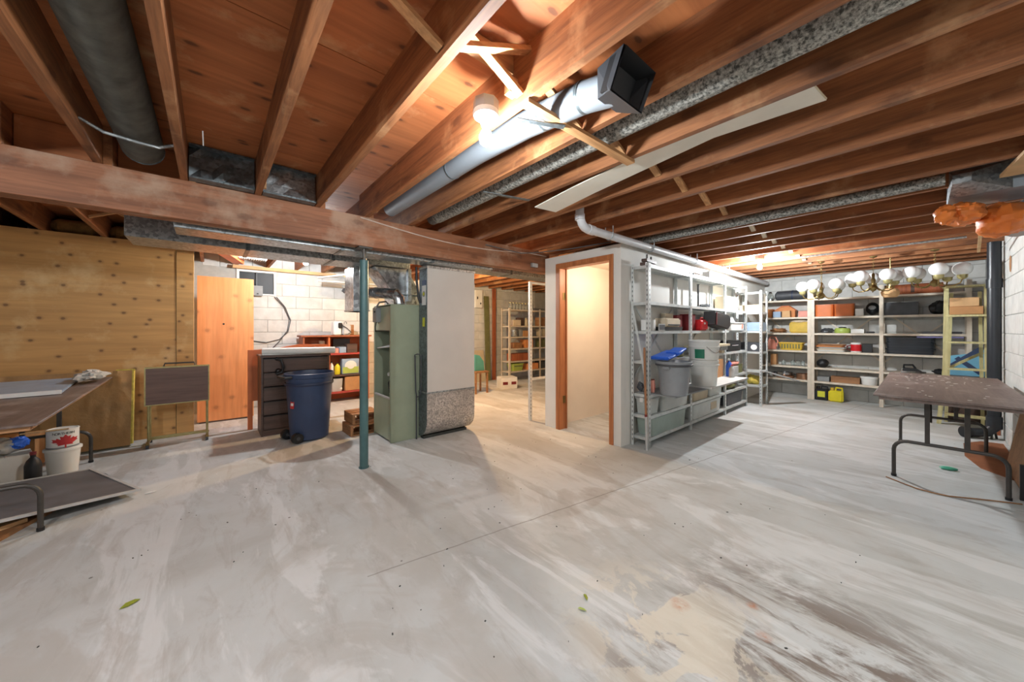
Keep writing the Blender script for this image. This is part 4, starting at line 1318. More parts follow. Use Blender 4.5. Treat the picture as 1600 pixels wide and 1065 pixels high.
G().tub(0.66, 0.17, 0.19, 0.9, 0.005, rim=0.01).build('body', 'tote_clear', o)
G().add(*crumple((0, 0, 0.18), (0.28, 0.07, 0.03), 14, 7, 0.12, 41)).build('contents', 'white', o)
solo('loose_board', G().box(-0.46, 0.46, -0.20, 0.20, 0, 0.014), 'grey', 'grey board jutting from the shelf under the grey dustbin', 'board', (3.985, 1.80, 0.556), 0.0)
o = thing('loose_board', 'white panel jutting from the shelf under the white pails', 'board', (4.92, 1.80, 0.571), 0.0)
G().prism([(-0.64, -0.26), (0.62, -0.26), (0.62, 0.22), (-0.35, 0.22), (-0.35, 0.02), (-0.45, 0.02), (-0.45, 0.22), (-0.64, 0.22)], 0, 0.018, 'Z').build('panel', 'white', o)
G().box(-0.64, 0.62, -0.264, -0.26, 0, 0.02).build('edge_strip', 'light_grey', o)
o = thing('dustbin', 'round grey dustbin on the shelving with a blue sheet over it', 'bin', (3.64, 1.675, 0.572))
G().lathe([(0.125, 0), (0.13, 0.004), (0.158, 0.31), (0.172, 0.315), (0.174, 0.345), (0.166, 0.347), (0.155, 0.31), (0.12, 0.01)], n=32).build('body', 'can_grey', o)
for s in (-1, 1):
    G().box(s * 0.155 - 0.02, s * 0.155 + 0.02, -0.035, 0.035, 0.27, 0.30).build('handle', 'can_grey', o, bevel=0.006)
G().lathe([(0.1735, 0.30), (0.178, 0.302), (0.178, 0.318), (0.1735, 0.32)], n=32, closed=False).build('rim_band', 'dark_grey', o)
o = thing('plastic_sheet', 'bright blue folded plastic sheet resting on the grey dustbin', 'sheet', (3.84, 1.84, 0.921), 0.12)
Ml = Euler((0.0, -0.10, 0)).to_matrix().to_4x4()
G().box(-0.26, 0.24, -0.11, 0.10, 0.028, 0.06, Ml).build('lid', 'blue', o, bevel=0.014, seg=3)
G().box(0.0, 0.29, -0.125, 0.02, 0.045, 0.072, Ml @ Matrix.Rotation(-0.06, 4, 'Y')).build('flap', 'blue', o, bevel=0.01, seg=3)
o = thing('broom_handle', 'brown broom handle with pale lower end leaning at the shelving corner', 'broom', (3.415, 1.865, 0))
G().cyl((0.0, -0.005, 0.36), (-0.005, 0.01, 1.06), 0.0115, n=12).build('handle', 'broom_wood', o)
G().cyl((0.005, -0.012, 0.0), (0.0, -0.005, 0.36), 0.013, n=12).build('sleeve', 'light_grey', o)
G().cyl((0.0004, -0.0055, 0.345), (-0.0002, -0.0048, 0.37), 0.0145, n=12).build('ferrule', 'dark_red', o)
o = thing('pink_caddy', 'pink plastic caddy on the shelf behind the broom handle', 'caddy', (3.63, 1.915, 0.571), 0.5)
G().tub(0.11, 0.07, 0.13, 0.9, 0.006).build('body', 'pink', o)
G().box(-0.04, 0.04, -0.037, -0.03, 0.03, 0.09).build('front_panel', 'red', o)
solo('cloth_bundle', G().add(*crumple((0, 0, 0.05), (0.03, 0.035, 0.05), 12, 7, 0.18, 44, floor=0.001)), 'dark_grey', 'dark crumpled bundle at the end of the shelf by the pink caddy', 'cloth', (3.555, 2.0, 0.573))
carton('carton', 'white bag-like packet on the waist shelf above the blue lid', (3.66, Y, 1.23), (0.12, 0.13, 0.12), 0.3, 'white', False)
o = thing('printer', 'cream office printer on the waist shelf of the first bay', 'printer', (4.12, Y + 0.01, 1.275))
G().box(-0.17, 0.18, -0.08, 0.085, 0, 0.10).build('housing', 'cream', o, bevel=0.014)
G().box(-0.14, 0.15, -0.086, -0.08, 0.015, 0.03).build('paper_slot', 'dark_grey', o)
G().box(-0.1, 0.02, 0.0, 0.06, 0.1, 0.106).build('top_cover', 'light_grey', o)
o = thing('tray', 'dark shallow tray under the cream printer', 'tray', (4.06, Y, 1.231))
G().tub(0.56, 0.17, 0.043, 0.96, 0.005).build('body', 'black', o)
o = thing('small_picture', 'small grey framed picture leaning on the dark tray', 'picture', (3.80, 1.885, 1.231), 0.05)
G().box(-0.08, 0.08, -0.006, 0.0, 0, 0.075).build('frame', 'light_grey', o)
G().box(-0.068, 0.068, -0.008, -0.006, 0.01, 0.065).build('panel', 'dark_grey', o)
carton('carton', 'dark red box at the back of the waist shelf behind the printer', (4.40, 2.0, 1.23), (0.15, 0.09, 0.19), 0, 'dark_red', True)
carton('carton', 'pinkish box on the waist shelf left of the dark red box', (4.22, 2.025, 1.377), (0.20, 0.06, 0.06), 0, 'cream', False)
carton('carton', 'small olive box on the shelf above the white pails, first bay', (4.38, Y + 0.02, 0.91), (0.15, 0.12, 0.06), 0, 'olive', False)
# bay two
o = thing('pail_stack', 'white pail with green label, lower of two nested on the white panel', 'pail', (4.42, 1.68, 0.59))
G().lathe([(0.128, 0), (0.132, 0.005), (0.150, 0.27), (0.155, 0.275), (0.155, 0.295), (0.150, 0.30)], n=36).build('body', 'white_pail', o)
G().lathe([(0.153, 0.235), (0.160, 0.238), (0.160, 0.252), (0.153, 0.255)], n=36, closed=False).build('rib', 'white_pail', o)
o = thing('pail', 'open white pail nested on top, green label facing out', 'pail', (4.42, 1.68, 0.892))
G().lathe([(0.146, 0), (0.150, 0.004), (0.160, 0.20), (0.166, 0.205), (0.166, 0.225), (0.158, 0.226), (0.154, 0.20), (0.142, 0.01)], n=36).build('body', 'white_pail', o)
G().lathe([(0.157, 0.14), (0.165, 0.142), (0.165, 0.158), (0.158, 0.16)], n=36, closed=False).build('rib', 'white_pail', o)
th0 = math.atan2(-1.765, -4.57)
vs = []
for z in (0.02, 0.125):
    for k in range(7):
        a = th0 - 0.62 + k * 0.11
        vs.append(((0.156 + z * 0.05) * math.cos(a), (0.156 + z * 0.05) * math.sin(a), z))
G().add(vs, [(k, k + 1, k + 8, k + 7) for k in range(6)]).build('label', 'label_green', o)
vs = []
for k in range(11):
    a = th0 + 0.15 + k * 0.13
    vs.append((0.17 * math.cos(a), 0.17 * math.sin(a), 0.155 - 0.07 * math.sin(PI * k / 10)))
G().tube(vs, 0.004, 6).build('bail_handle', 'chrome', o)
o = thing('board_stack', 'weathered grey-beige board lying on the shelf above the white pails', 'board', (5.14, 1.92, 0.911))
G().box(-0.5, 0.50, -0.13, 0.09, 0.10, 0.13).build('upper_board', 'beige', o, bevel=0.003)
G().box(-0.42, 0.5, -0.10, 0.09, 0.04, 0.098).build('lower_board', 'grey', o, bevel=0.003)
G().box(-0.3, -0.2, -0.09, 0.09, 0, 0.04).box(0.3, 0.4, -0.09, 0.09, 0, 0.04).build('batten', 'beige', o)
o = thing('lunch_box', 'red plastic case on the waist shelf of the second bay', 'case', (4.92, 1.93, 1.231))
G().box(-0.11, 0.12, -0.07, 0.07, 0, 0.14).build('body', 'bright_red', o, bevel=0.02, seg=3)
G().tube([(-0.04, -0.03, 0.135), (-0.03, -0.03, 0.165), (0.04, -0.03, 0.165), (0.05, -0.03, 0.135)], 0.007, 6).build('handle', 'red', o)
G().box(-0.02, 0.03, -0.074, -0.07, 0.08, 0.105).build('clasp', 'white', o)
carton('carton', 'dark maroon box on the waist shelf left of the red case', (4.70, Y + 0.02, 1.23), (0.16, 0.13, 0.21), 0, 'dark_red', True)
o = thing('speaker_box', 'black rounded box tilted out over the waist shelf edge', 'speaker', (5.26, 1.875, 1.264), 0.0)
Mk = Euler((0.0, 0.08, 0)).to_matrix().to_4x4()
G().prism([(-0.20, 0.02), (0.28, -0.0), (0.34, 0.05), (0.36, 0.17), (0.30, 0.205), (-0.2, 0.205)], -0.10, 0.06, 'Y', Mk).build('body', 'black', o, bevel=0.014, seg=3)
G().box(-0.215, -0.20, -0.09, 0.05, 0.03, 0.20, Mk).build('front_trim', 'dark_grey', o)
G().box(-0.19, -0.17, -0.104, -0.099, 0.03, 0.20, Mk).build('stripe', 'dark_red', o)
carton('carton', 'long grey box lying on the waist shelf behind the red case', (5.04, 2.03, 1.375), (0.30, 0.05, 0.07), 0, 'light_grey', False)
solo('wire_coil', G().tube([(0.13 * math.cos(a * 0.7), 0.05 * math.sin(a * 0.7), 0.008 + 0.0015 * a) for a in range(28)], 0.006, 6), 'dark_grey', 'coil of dark wire on the upper shelf of the second bay', 'wire', (5.2, Y, 1.541))
solo('spindle', G().lathe([(0.04, 0), (0.04, 0.012), (0.012, 0.02), (0.012, 0.30), (0.02, 0.31)], n=16), 'dark_grey', 'dark upright spindle on the upper shelf of the second bay', 'stand', (4.98, Y, 1.54))
carton('carton', 'beige carton on the upper shelf of the third bay', (6.0, Y, 1.54), (0.42, 0.16, 0.2), 0, 'beige', True)
o = thing('storage_tote', 'pale tote with beige contents on the second shelf, middle bay', 'tote', (4.88, Y, 0.33))
G().tub(0.5, 0.17, 0.17, 0.9, 0.005, rim=0.01).build('body', 'beige', o)
G().add(*crumple((0, 0, 0.16), (0.2, 0.07, 0.03), 14, 7, 0.14, 47)).build('contents', 'cream', o)
o = thing('storage_tote', 'clear wide tote on the second shelf, far end of the middle bay', 'tote', (5.38, Y, 0.33))
G().tub(0.46, 0.17, 0.17, 0.92, 0.005, rim=0.01).build('body', 'tote_clear', o)
G().box(-0.235, 0.235, -0.088, 0.088, 0.171, 0.18).build('lid', 'white', o)
o = thing('storage_tote', 'wide pale tote on the lowest shelf, middle bay', 'tote', (5.08, Y, 0.10))
G().tub(0.95, 0.175, 0.19, 0.94, 0.005, rim=0.01).build('body', 'tote_clear', o)
G().box(0.1, 0.3, -0.089, -0.085, 0.05, 0.15).build('card', 'beige', o)
carton('carton', 'brown carton standing behind the white pails', (5.30, 1.88, 0.59), (0.30, 0.14, 0.24), 0.05, 'carton', True)
bottle('spray_bottle', 'blue spray bottle at the shelf edge right of the white pails', (5.50, 1.76, 0.591), 0.04, 0.24, 'blue', 'white')
bottle('spray_bottle', 'pale bottle at the shelf edge beside the blue spray bottle', (5.42, 1.70, 0.591), 0.035, 0.17, 'light_grey', 'red')
# bay three and beyond
o = thing('tote_bin', 'white tub with a pink motif on the waist shelf of the third bay', 'tub', (6.12, 1.93, 1.231))
G().tub(0.62, 0.2, 0.12, 0.95, 0.006, rim=0.008).build('body', 'white', o)
G().cyl((0.18, -0.103, 0.06), (0.18, -0.099, 0.06), 0.035, n=16).build('motif', 'pink', o)
solo('plastic_bag', G().add(*crumple((0, 0, 0.07), (0.20, 0.065, 0.08), 16, 8, 0.14, 52, floor=0.001)), 'white', 'white plastic bag bulging over the tub with pink motif', 'bag', (6.1, Y, 1.30))
o = thing('tool_box', 'black tool box on the shelf of the third bay', 'case', (6.10, Y, 0.911))
G().box(-0.28, 0.30, -0.085, 0.08, 0, 0.16).build('body', 'black', o, bevel=0.008)
G().tube([(-0.1, -0.09, 0.09), (-0.08, -0.11, 0.09), (0.1, -0.11, 0.09), (0.12, -0.09, 0.09)], 0.007, 6).build('handle', 'grey', o)
G().box(-0.285, 0.305, -0.088, 0.082, 0.118, 0.124).build('lid_seam', 'dark_grey', o)
carton('carton', 'dark box on the shelf of the third bay, left of the spray cans', (5.90, Y, 0.556), (0.16, 0.15, 0.12), 0, 'black', False)
carton('carton', 'grey box with white front on the shelf of the third bay', (6.14, Y - 0.02, 0.556), (0.24, 0.15, 0.12), 0, 'light_grey', False)
carton('carton', 'olive box at the far end of the shelf of the third bay', (6.42, Y, 0.556), (0.22, 0.14, 0.13), 0, 'olive', True)
solo('cloth_bundle', G().add(*crumple((0, 0, 0.035), (0.3, 0.07, 0.035), 16, 7, 0.2, 55, floor=0.001)), 'pink', 'pink and brown rag heap lying on the boxes of the third bay', 'cloth', (6.15, Y - 0.01, 0.68))
o = thing('storage_tote', 'dark tote on the lowest shelf of the third bay', 'tote', (6.15, Y, 0.10))
G().tub(0.7, 0.165, 0.185, 0.92, 0.006, rim=0.01).build('body', 'dark_grey', o)
solo('cloth_bundle', G().add(*crumple((0, 0, 0.05), (0.26, 0.07, 0.05), 16, 7, 0.25, 57, floor=0.001)), 'olive', 'olive rag heap on the second shelf of the third bay', 'cloth', (6.1, Y, 0.332))
carton('carton', 'printed red and grey box on the narrow shelving unit', (6.92, 1.85, 0.88), (0.24, 0.3, 0.15), 0, 'dark_grey', True)
G().cyl((-0.122, -0.04, 0.07), (-0.120, -0.04, 0.07), 0.045, n=18).build('printed_disc', 'white', bpy.data.objects[[o.name for o in bpy.data.objects if o.get('label') == 'printed red and grey box on the narrow shelving unit'][0]])
carton('carton', 'pale box on the upper shelf of the narrow shelving unit', (6.92, 1.85, 1.22), (0.24, 0.3, 0.14), 0, 'pale_blue', True)
carton('carton', 'long beige box on the top shelf of the narrow shelving unit', (6.92, 1.87, 1.53), (0.25, 0.3, 0.12), 0, 'beige', True)
solo('cloth_bundle', G().add(*crumple((0, 0, 0.07), (0.09, 0.12, 0.08), 16, 8, 0.2, 59, floor=0.001)), 'fibre_yellow', 'straw-coloured bundle low on the narrow shelving unit', 'cloth', (6.92, 1.86, 0.333))
solo('loose_board', G().bar((6.70, 1.66, 0.585), (7.35, 1.35, 0.40), 0.09, 0.015), 'light_grey', 'pale strip jutting from the narrow shelving unit', 'board')
# on top of the long unit
o = thing('wooden_clamp', 'dark brown wooden clamp on top of the shelving by the doorway', 'clamp', (3.66, 1.96, 1.931), 0.1)
G().box(-0.16, 0.16, -0.03, 0.03, 0, 0.03).build('lower_jaw', 'dark_veneer', o)
G().box(-0.12, 0.14, -0.03, 0.03, 0.045, 0.075).build('upper_jaw', 'dark_veneer', o)
G().cyl((-0.05, 0, 0.0), (-0.05, 0, 0.13), 0.01).cyl((0.06, 0, 0.0), (0.06, 0, 0.12), 0.01).build('screw', 'screw_steel', o)
carton('carton', 'white carton on top of the shelving beside dark rods', (5.55, 1.965, 1.931), (0.62, 0.10, 0.12), 0, 'white', True)
for k, (x, y, L, rz, lab) in enumerate(((4.98, 1.895, 0.7, 0.02, 'dark rod on top of the shelving, nearest its front edge'), (5.0, 1.97, 0.5, -0.15, 'dark rod on top of the shelving, behind the front one'))):
    solo('metal_rod', G().cyl((-L / 2, 0, 0.011), (L / 2, 0, 0.011), 0.011, n=10), 'dark_grey', lab, 'rod', (x, y, 1.931), rz)
solo('loose_board', G().box(-1.3, 1.3, -0.06, 0.06, 0, 0.02), 'carton_pale', 'long pale board lying on the closet top behind the drain pipe', 'board', (5.1, 2.13, 2.161))
solo('loose_board', G().box(-0.7, 0.7, -0.08, 0.06, 0, 0.04), 'carton_orange', 'orange board on the far end of the closet top', 'board', (7.4, 2.12, 2.161))

# ------------------------------------------------------------------ cream racks on the far wall
LB = [0.33, 0.57, 0.86, 1.18, 1.47, 1.79]
rack('storage_rack', 'cream slotted rack on the far block wall, nearest the closet wall', (8.31, 1.69, 0), -PI / 2, [-0.365, 0.365], 0.32, 1.96, LB, 'rack_cream', slots=False)
rack('storage_rack', 'cream slotted two-bay rack on the far block wall behind the globe lamps', (8.31, 0.43, 0), -PI / 2, [-0.845, 0.0, 0.86], 0.32, 1.96, LB, 'rack_cream', slots=False)
X = 8.29
# rack one
o = thing('duffel', 'long dark roll on the top shelf of the first cream rack', 'bag', (X, 1.62, 1.79))
G().tube([(0, -0.26, 0.09), (0, -0.23, 0.09), (0, 0.2, 0.09), (0, 0.23, 0.09)], [0.05, 0.09, 0.09, 0.05], 16).build('roll', 'dark_grey', o)
G().tube([(0, -0.05, 0.092), (0, -0.03, 0.092)], 0.094, 16).build('strap', 'navy_dark', o)
o = thing('lantern', 'small glass lantern on the top shelf beside the dark roll', 'lantern', (X, 1.93, 1.79))
G().lathe([(0.05, 0), (0.05, 0.03), (0.03, 0.04)], n=16).build('base', 'chrome', o)
G().lathe([(0.03, 0.04), (0.055, 0.09), (0.03, 0.15)], n=16).build('globe', 'clear_glass', o)
G().lathe([(0.035, 0.15), (0.02, 0.18)], n=16).build('cap', 'chrome', o)
carton('carton', 'orange carton on the first cream rack, leftmost on its shelf', (X, 1.93, 1.47), (0.2, 0.10, 0.16), 0, 'carton_orange', True)
o = thing('birdhouse', 'orange gabled box on the first cream rack above white boxes', 'box', (X + 0.05, 1.70, 1.47))
G().prism([(-0.15, 0), (0.15, 0), (0.15, 0.13), (0.05, 0.2), (-0.06, 0.2), (-0.15, 0.13)], -0.06, 0.06, 'X').build('body', 'carton_orange', o)
G().prism([(-0.17, 0.12), (-0.06, 0.205), (0.05, 0.205), (0.17, 0.12), (0.17, 0.13), (0.05, 0.218), (-0.06, 0.218), (-0.17, 0.13)], -0.07, 0.07, 'X').build('roof', 'orange', o)
carton('carton', 'white-blue small box in front of the orange gabled box', (X - 0.09, 1.80, 1.47), (0.09, 0.12, 0.11), 0, 'pale_blue', False)
carton('carton', 'cream small box in front of the orange gabled box', (X - 0.09, 1.66, 1.47), (0.09, 0.12, 0.12), 0, 'carton_pale', True)
carton('carton', 'pinkish box at the upright on the first cream rack', (X, 1.42, 1.47), (0.16, 0.14, 0.11), 0, 'pink', True)
solo('hose_heap', G().add(*crumple((0, 0, 0.04), (0.1, 0.12, 0.04), 16, 7, 0.3, 61, floor=0.001)), 'plank_brown', 'tangled brown heap on the first cream rack, second shelf down', 'heap', (X, 1.80, 1.182))
o = thing('cooler_bag', 'yellow carton bulging on the first cream rack, second shelf down', 'box', (X, 1.47, 1.18))
G().box(-0.1, 0.1, -0.15, 0.15, 0, 0.20).build('body', 'yellow', o, bevel=0.02, seg=3)
G().add(*crumple((0, 0, 0.21), (0.1, 0.15, 0.03), 14, 6, 0.15, 63)).build('cloth_top', 'cream', o)
o = thing('watering_can', 'pink watering can on the middle shelf of the first cream rack', 'can', (X, 1.92, 0.86))
G().lathe([(0.085, 0), (0.09, 0.02), (0.08, 0.11), (0.05, 0.18), (0.035, 0.2)], n=20).build('body', 'pink', o)
G().tube([(0, -0.08, 0.06), (0, -0.11, 0.15), (0, -0.07, 0.235), (0, 0.0, 0.24), (0, 0.03, 0.2)], 0.013, 10).build('handle', 'pink', o)
G().tube([(-0.02, 0.07, 0.05), (-0.05, 0.12, 0.14)], [0.02, 0.012], 10).build('spout', 'pink', o)
o = thing('plastic_basket', 'yellow slatted basket on the middle shelf of the first cream rack', 'basket', (X, 1.60, 0.86), PI / 2)
G().tub(0.36, 0.2, 0.14, 0.86, 0.008, rim=0.012).build('body', 'yellow', o)
for k in range(7):
    G().box(-0.135 + k * 0.042, -0.115 + k * 0.042, 0.09, 0.099, 0.03, 0.11).build('slot', 'olive', o)
solo('paper_bag', G().box(-0.06, 0.06, -0.045, 0.045, 0, 0.2), 'carton', 'brown paper bag on the fourth shelf of the first cream rack', 'bag', (X, 1.87, 0.57))
for k, y in enumerate((1.72, 1.58, 1.50, 1.43)):
    o = thing('glass_jar', 'clear glass jar on the fourth shelf of the first cream rack', 'jar', (X - 0.02, y, 0.57), 0, 'glass jars on the first cream rack')
    G().lathe([(0.03, 0), (0.034, 0.005), (0.034, 0.07), (0.025, 0.09), (0.022, 0.09), (0.03, 0.07), (0.03, 0.008)], n=16).build('glass', 'clear_glass', o)
    G().lathe([(0.026, 0.085), (0.026, 0.1)], n=14).build('lid', 'chrome', o)
def pot(label, loc, r, h, mat):
    o = thing('cooking_pot', label, 'pot', loc)
    G().lathe([(r * 0.95, 0), (r, 0.01), (r, h - 0.01), (r * 1.05, h - 0.006), (r * 1.05, h), (r * 0.96, h), (r * 0.94, 0.012)], n=24).build('pan', mat, o)
    G().tube([(-0.03, r, h * 0.7), (-0.03, r + 0.035, h * 0.75), (0.03, r + 0.035, h * 0.75), (0.03, r, h * 0.7)], 0.006, 6).build('handle', 'black', o)
    return o


pot('dark pan on the lowest shelf of the first cream rack, lower of two', (X, 1.70, 0.33), 0.14, 0.05, 'copper_pan')
pot('bright steel pan stacked on the dark pan', (X, 1.71, 0.381), 0.125, 0.06, 'chrome')
pot('copper-coloured pot on the lowest shelf beside the rack upright', (X, 1.43, 0.33), 0.10, 0.10, 'copper_pan')
pot('small steel pot on the lowest shelf at the closet wall', (X, 1.93, 0.33), 0.07, 0.08, 'chrome')
# rack two, first bay
for y, lab in ((1.13, 'orange canister on the second cream rack, left of its twin'), (0.875, 'orange canister on the second cream rack beside the white box')):
    o = thing('storage_canister', lab, 'canister', (X, y, 1.47))
    G().tub(0.2, 0.25, 0.19, 0.97, 0.006, r=0.2).build('body', 'orange', o)
    G().tub(0.205, 0.255, 0.02, 1.0, 0.02, c=(0, 0, 0.19), r=0.2).build('lid', 'orange_wood', o)
carton('carton', 'white box beside the orange canisters', (X, 0.685, 1.47), (0.16, 0.10, 0.12), 0, 'white', False)
o = thing('helmet', 'black helmet with grey visor on the second cream rack', 'helmet', (X - 0.02, 0.535, 1.475))
G().sph((0, 0, 0.11), 0.10, 18, 10, (1, 0.82, 1.05)).build('shell', 'black_gloss', o)
G().sph((-0.03, 0, 0.12), 0.08, 16, 9, (1.0, 0.75, 0.7)).build('visor', 'grey', o)
solo('cloth_bundle', G().add(*crumple((0, 0, 0.04), (0.08, 0.085, 0.045), 14, 7, 0.25, 71, floor=0.001)), 'dark_grey', 'dark tangled heap on the second cream rack beside the yellow-green case', 'heap', (X, 1.10, 1.182))
o = thing('round_case', 'yellow-green round case with black knob on the second cream rack', 'case', (X, 0.90, 1.18))
G().lathe([(0.1, 0), (0.105, 0.01), (0.105, 0.06), (0.09, 0.085)], n=24).build('body', 'lime', o)
G().lathe([(0.05, 0.085), (0.05, 0.10), (0.03, 0.105)], n=16).build('knob', 'black', o)
carton('carton', 'white low box right of the yellow-green case', (X, 0.71, 1.18), (0.15, 0.16, 0.07), 0, 'white', False)
solo('small_tool', G().box(-0.04, 0.04, -0.05, 0.05, 0, 0.03), 'black', 'small black device right of the white low box', 'tool', (X, 0.56, 1.18), bevel=0.008)
for k, (m_, z, dy, lab) in enumerate((('white', 0.861, 0.0, 'white tray, lowest of the stack on the second cream rack'), ('cream', 0.886, 0.01, 'cream tray, second from the bottom of the stack on the second cream rack'), ('light_grey', 0.911, -0.01, 'pale grey tray in the middle of the tray stack'), ('carton_orange', 0.936, 0.02, 'orange tray near the top of the tray stack'), ('plank_brown', 0.961, 0.0, 'brown tray on top of the tray stack'))):
    o = thing('serving_tray', lab, 'tray', (X, 1.04 + dy, z), PI / 2)
    G().tub(0.38, 0.24, 0.022, 0.93, 0.004).build('tray', m_, o)
    G().box(-0.05, 0.05, 0.116, 0.122, 0.012, 0.02).build('grip', m_, o)
o = thing('drink_cooler', 'red drink cooler with white lid on the second cream rack', 'cooler', (X - 0.02, 0.73, 0.86))
G().lathe([(0.065, 0), (0.068, 0.01), (0.068, 0.13)], n=24).build('body', 'bright_red', o)
G().lathe([(0.067, 0.13), (0.067, 0.155), (0.05, 0.165)], n=24).build('lid', 'white', o)
G().lathe([(0.069, 0), (0.069, 0.018)], n=24, closed=False).build('base_ring', 'white', o)
G().tube([(0, 0.068, 0.11), (0, 0.11, 0.1), (0, 0.11, 0.04), (0, 0.068, 0.03)], 0.01, 8).build('handle', 'dark_red', o)
carton('carton', 'black box in shadow right of the red drink cooler', (X + 0.05, 0.60, 0.86), (0.12, 0.12, 0.14), 0, 'black', False)
solo('shoulder_bag', G().add(*crumple((0, 0, 0.07), (0.09, 0.085, 0.075), 16, 9, 0.08, 73, floor=0.001)), 'black', 'small black bag on the fourth shelf of the second cream rack', 'bag', (X, 1.16, 0.571))
carton('carton', 'grey box on the lowest shelf of the second cream rack', (X, 1.14, 0.33), (0.2, 0.16, 0.08), 0, 'grey', False)
carton('carton', 'long brown wooden box on the lowest shelf of the second cream rack', (X, 0.86, 0.33), (0.18, 0.36, 0.10), 0, 'plank_brown', True)
o = thing('plastic_tub', 'round white tub on the lowest shelf of the second cream rack', 'tub', (X - 0.02, 0.57, 0.33))
G().lathe([(0.09, 0), (0.105, 0.10), (0.112, 0.105), (0.112, 0.13), (0.104, 0.132)], n=26).build('body', 'white', o)
G().lathe([(0.104, 0.132), (0.1, 0.14)], n=26).build('lid', 'light_grey', o)
def jug(label, loc, mat, capm, lab2=None):
    o = thing('oil_jug', label, 'jug', loc)
    G().box(-0.07, 0.07, -0.095, 0.095, 0, 0.19).build('body', mat, o, bevel=0.02, seg=3)
    G().tube([(0, -0.08, 0.17), (0, -0.075, 0.235), (0, 0.0, 0.24), (0, 0.01, 0.18)], 0.014, 8).build('handle', mat, o)
    G().cyl((0, 0.05, 0.185), (0, 0.05, 0.235), 0.025).build('cap', capm, o)
    if lab2:
        G().box(-0.073, -0.07, -0.05, 0.05, 0.06, 0.16).build('label', lab2, o)
    return o


jug('black jug with a yellow label on the floor under the second cream rack', (8.22, 1.16, 0), 'black', 'black_gloss', 'label_yellow')
jug('bright yellow jug on the floor under the second cream rack', (8.20, 0.97, 0), 'jug_yellow', 'yellow')
# rack two, second bay
o = thing('storage_canister', 'brown roll lying on the third bay of the cream racks, upper shelf', 'roll', (X, 0.10, 1.79))
G().tube([(0, -0.3, 0.08), (0, 0.3, 0.08)], 0.08, 16).build('roll', 'red_wood', o)
G().tube([(0, -0.02, 0.083), (0, 0.02, 0.083)], 0.082, 16).build('band', 'dark_veneer', o)
carton('carton', 'large dark carton on the upper shelf of the third bay of cream racks', (X + 0.02, 0.22, 1.47), (0.2, 0.36, 0.2), 0, 'dark_grey', True)
solo('cloth_bundle', G().add(*crumple((0, 0, 0.09), (0.1, 0.10, 0.10), 14, 8, 0.18, 75, floor=0.001)), 'black', 'black bundle on the upper shelf beside the ladder', 'cloth', (X - 0.04, -0.16, 1.472))
for k in range(3):
    o = thing('storage_crate', ('black slatted crate at the bottom of the stack on the third bay', 'black slatted crate in the middle of the stack on the third bay', 'black slatted crate on top of the stack on the third bay')[k], 'crate', (X, 0.13, 0.86 + 0.086 * k), PI / 2)
    G().tub(0.5, 0.24, 0.085, 0.97, 0.006, rim=0.008).build('body', 'abs_black', o)
    G().box(-0.24, 0.24, 0.118, 0.124, 0.03, 0.034).build('ridge', 'dark_grey', o)
solo('book_board', G().box(-0.1, 0.1, -0.22, 0.22, 0, 0.018), 'paper_purple', 'pale purple board sticking out over the black crates', 'board', (X - 0.04, -0.16, 1.121 - 0.003), 0.02)
solo('tray_flat', G().box(-0.1, 0.1, -0.2, 0.2, 0, 0.03), 'dark_grey', 'flat dark tray on the third bay above the purple board', 'tray', (X, -0.18, 1.18), bevel=0.01)
o = thing('clothes_iron', 'steam iron lying on the fourth shelf of the third bay', 'iron', (X - 0.05, 0.10, 0.571), -PI / 2)
G().prism([(-0.12, -0.05), (0.05, -0.05), (0.14, 0.0), (0.05, 0.05), (-0.12, 0.05)], 0, 0.03, 'Z').build('sole', 'chrome', o, bevel=0.003)
G().prism([(-0.11, 0.03), (0.1, 0.03), (0.03, 0.075), (-0.1, 0.075)], -0.04, 0.04, 'Y').build('body', 'black', o, bevel=0.008)
G().tube([(-0.09, 0, 0.07), (-0.09, 0, 0.12), (0.0, 0, 0.125), (0.03, 0, 0.07)], 0.014, 8).build('handle', 'black_gloss', o)
solo('cloth_bundle', G().add(*crumple((0, 0, 0.04), (0.08, 0.1, 0.04), 14, 7, 0.25, 77, floor=0.001)), 'black', 'black cord bundle beside the steam iron', 'cord', (X - 0.02, -0.20, 0.572))

# ------------------------------------------------------------------ right corner
lad = thing('stepladder', 'yellow wooden stepladder leaning in the corner behind the right table', 'ladder', (7.25, -0.355, 0))
for s in (-1, 1):
    G().rings([[(0.06, s * 0.215 - 0.02, 0), (0.12, s * 0.215 - 0.02, 0), (0.12, s * 0.215 + 0.02, 0), (0.06, s * 0.215 + 0.02, 0)],
               [(0.02, s * 0.165 - 0.02, 0.75), (0.08, s * 0.165 - 0.02, 0.75), (0.08, s * 0.165 + 0.02, 0.75), (0.02, s * 0.165 + 0.02, 0.75)],
               [(-0.06, s * 0.155 - 0.02, 1.78), (0.0, s * 0.155 - 0.02, 1.78), (0.0, s * 0.155 + 0.02, 1.78), (-0.06, s * 0.155 + 0.02, 1.78)]]).build('rail', 'yellow_wood', lad)
    G().rings([[(0.3, s * 0.15 - 0.015, 0), (0.33, s * 0.15 - 0.015, 0), (0.33, s * 0.15 + 0.015, 0), (0.3, s * 0.15 + 0.015, 0)],
               [(0.04, s * 0.11 - 0.015, 1.72), (0.07, s * 0.11 - 0.015, 1.72), (0.07, s * 0.11 + 0.015, 1.72), (0.04, s * 0.11 + 0.015, 1.72)]]).build('rear_leg', 'yellow_wood', lad)
for z in (0.14, 0.42, 0.74, 1.08, 1.42):
    xx = 0.08 - 0.078 * z
    G().box(xx - 0.05, xx + 0.06, -0.16, 0.16, z - 0.012, z + 0.012).build('tread', 'yellow_wood', lad)
G().box(-0.09, 0.1, -0.185, 0.185, 1.78, 1.80).build('top_cap', 'yellow_wood', lad)
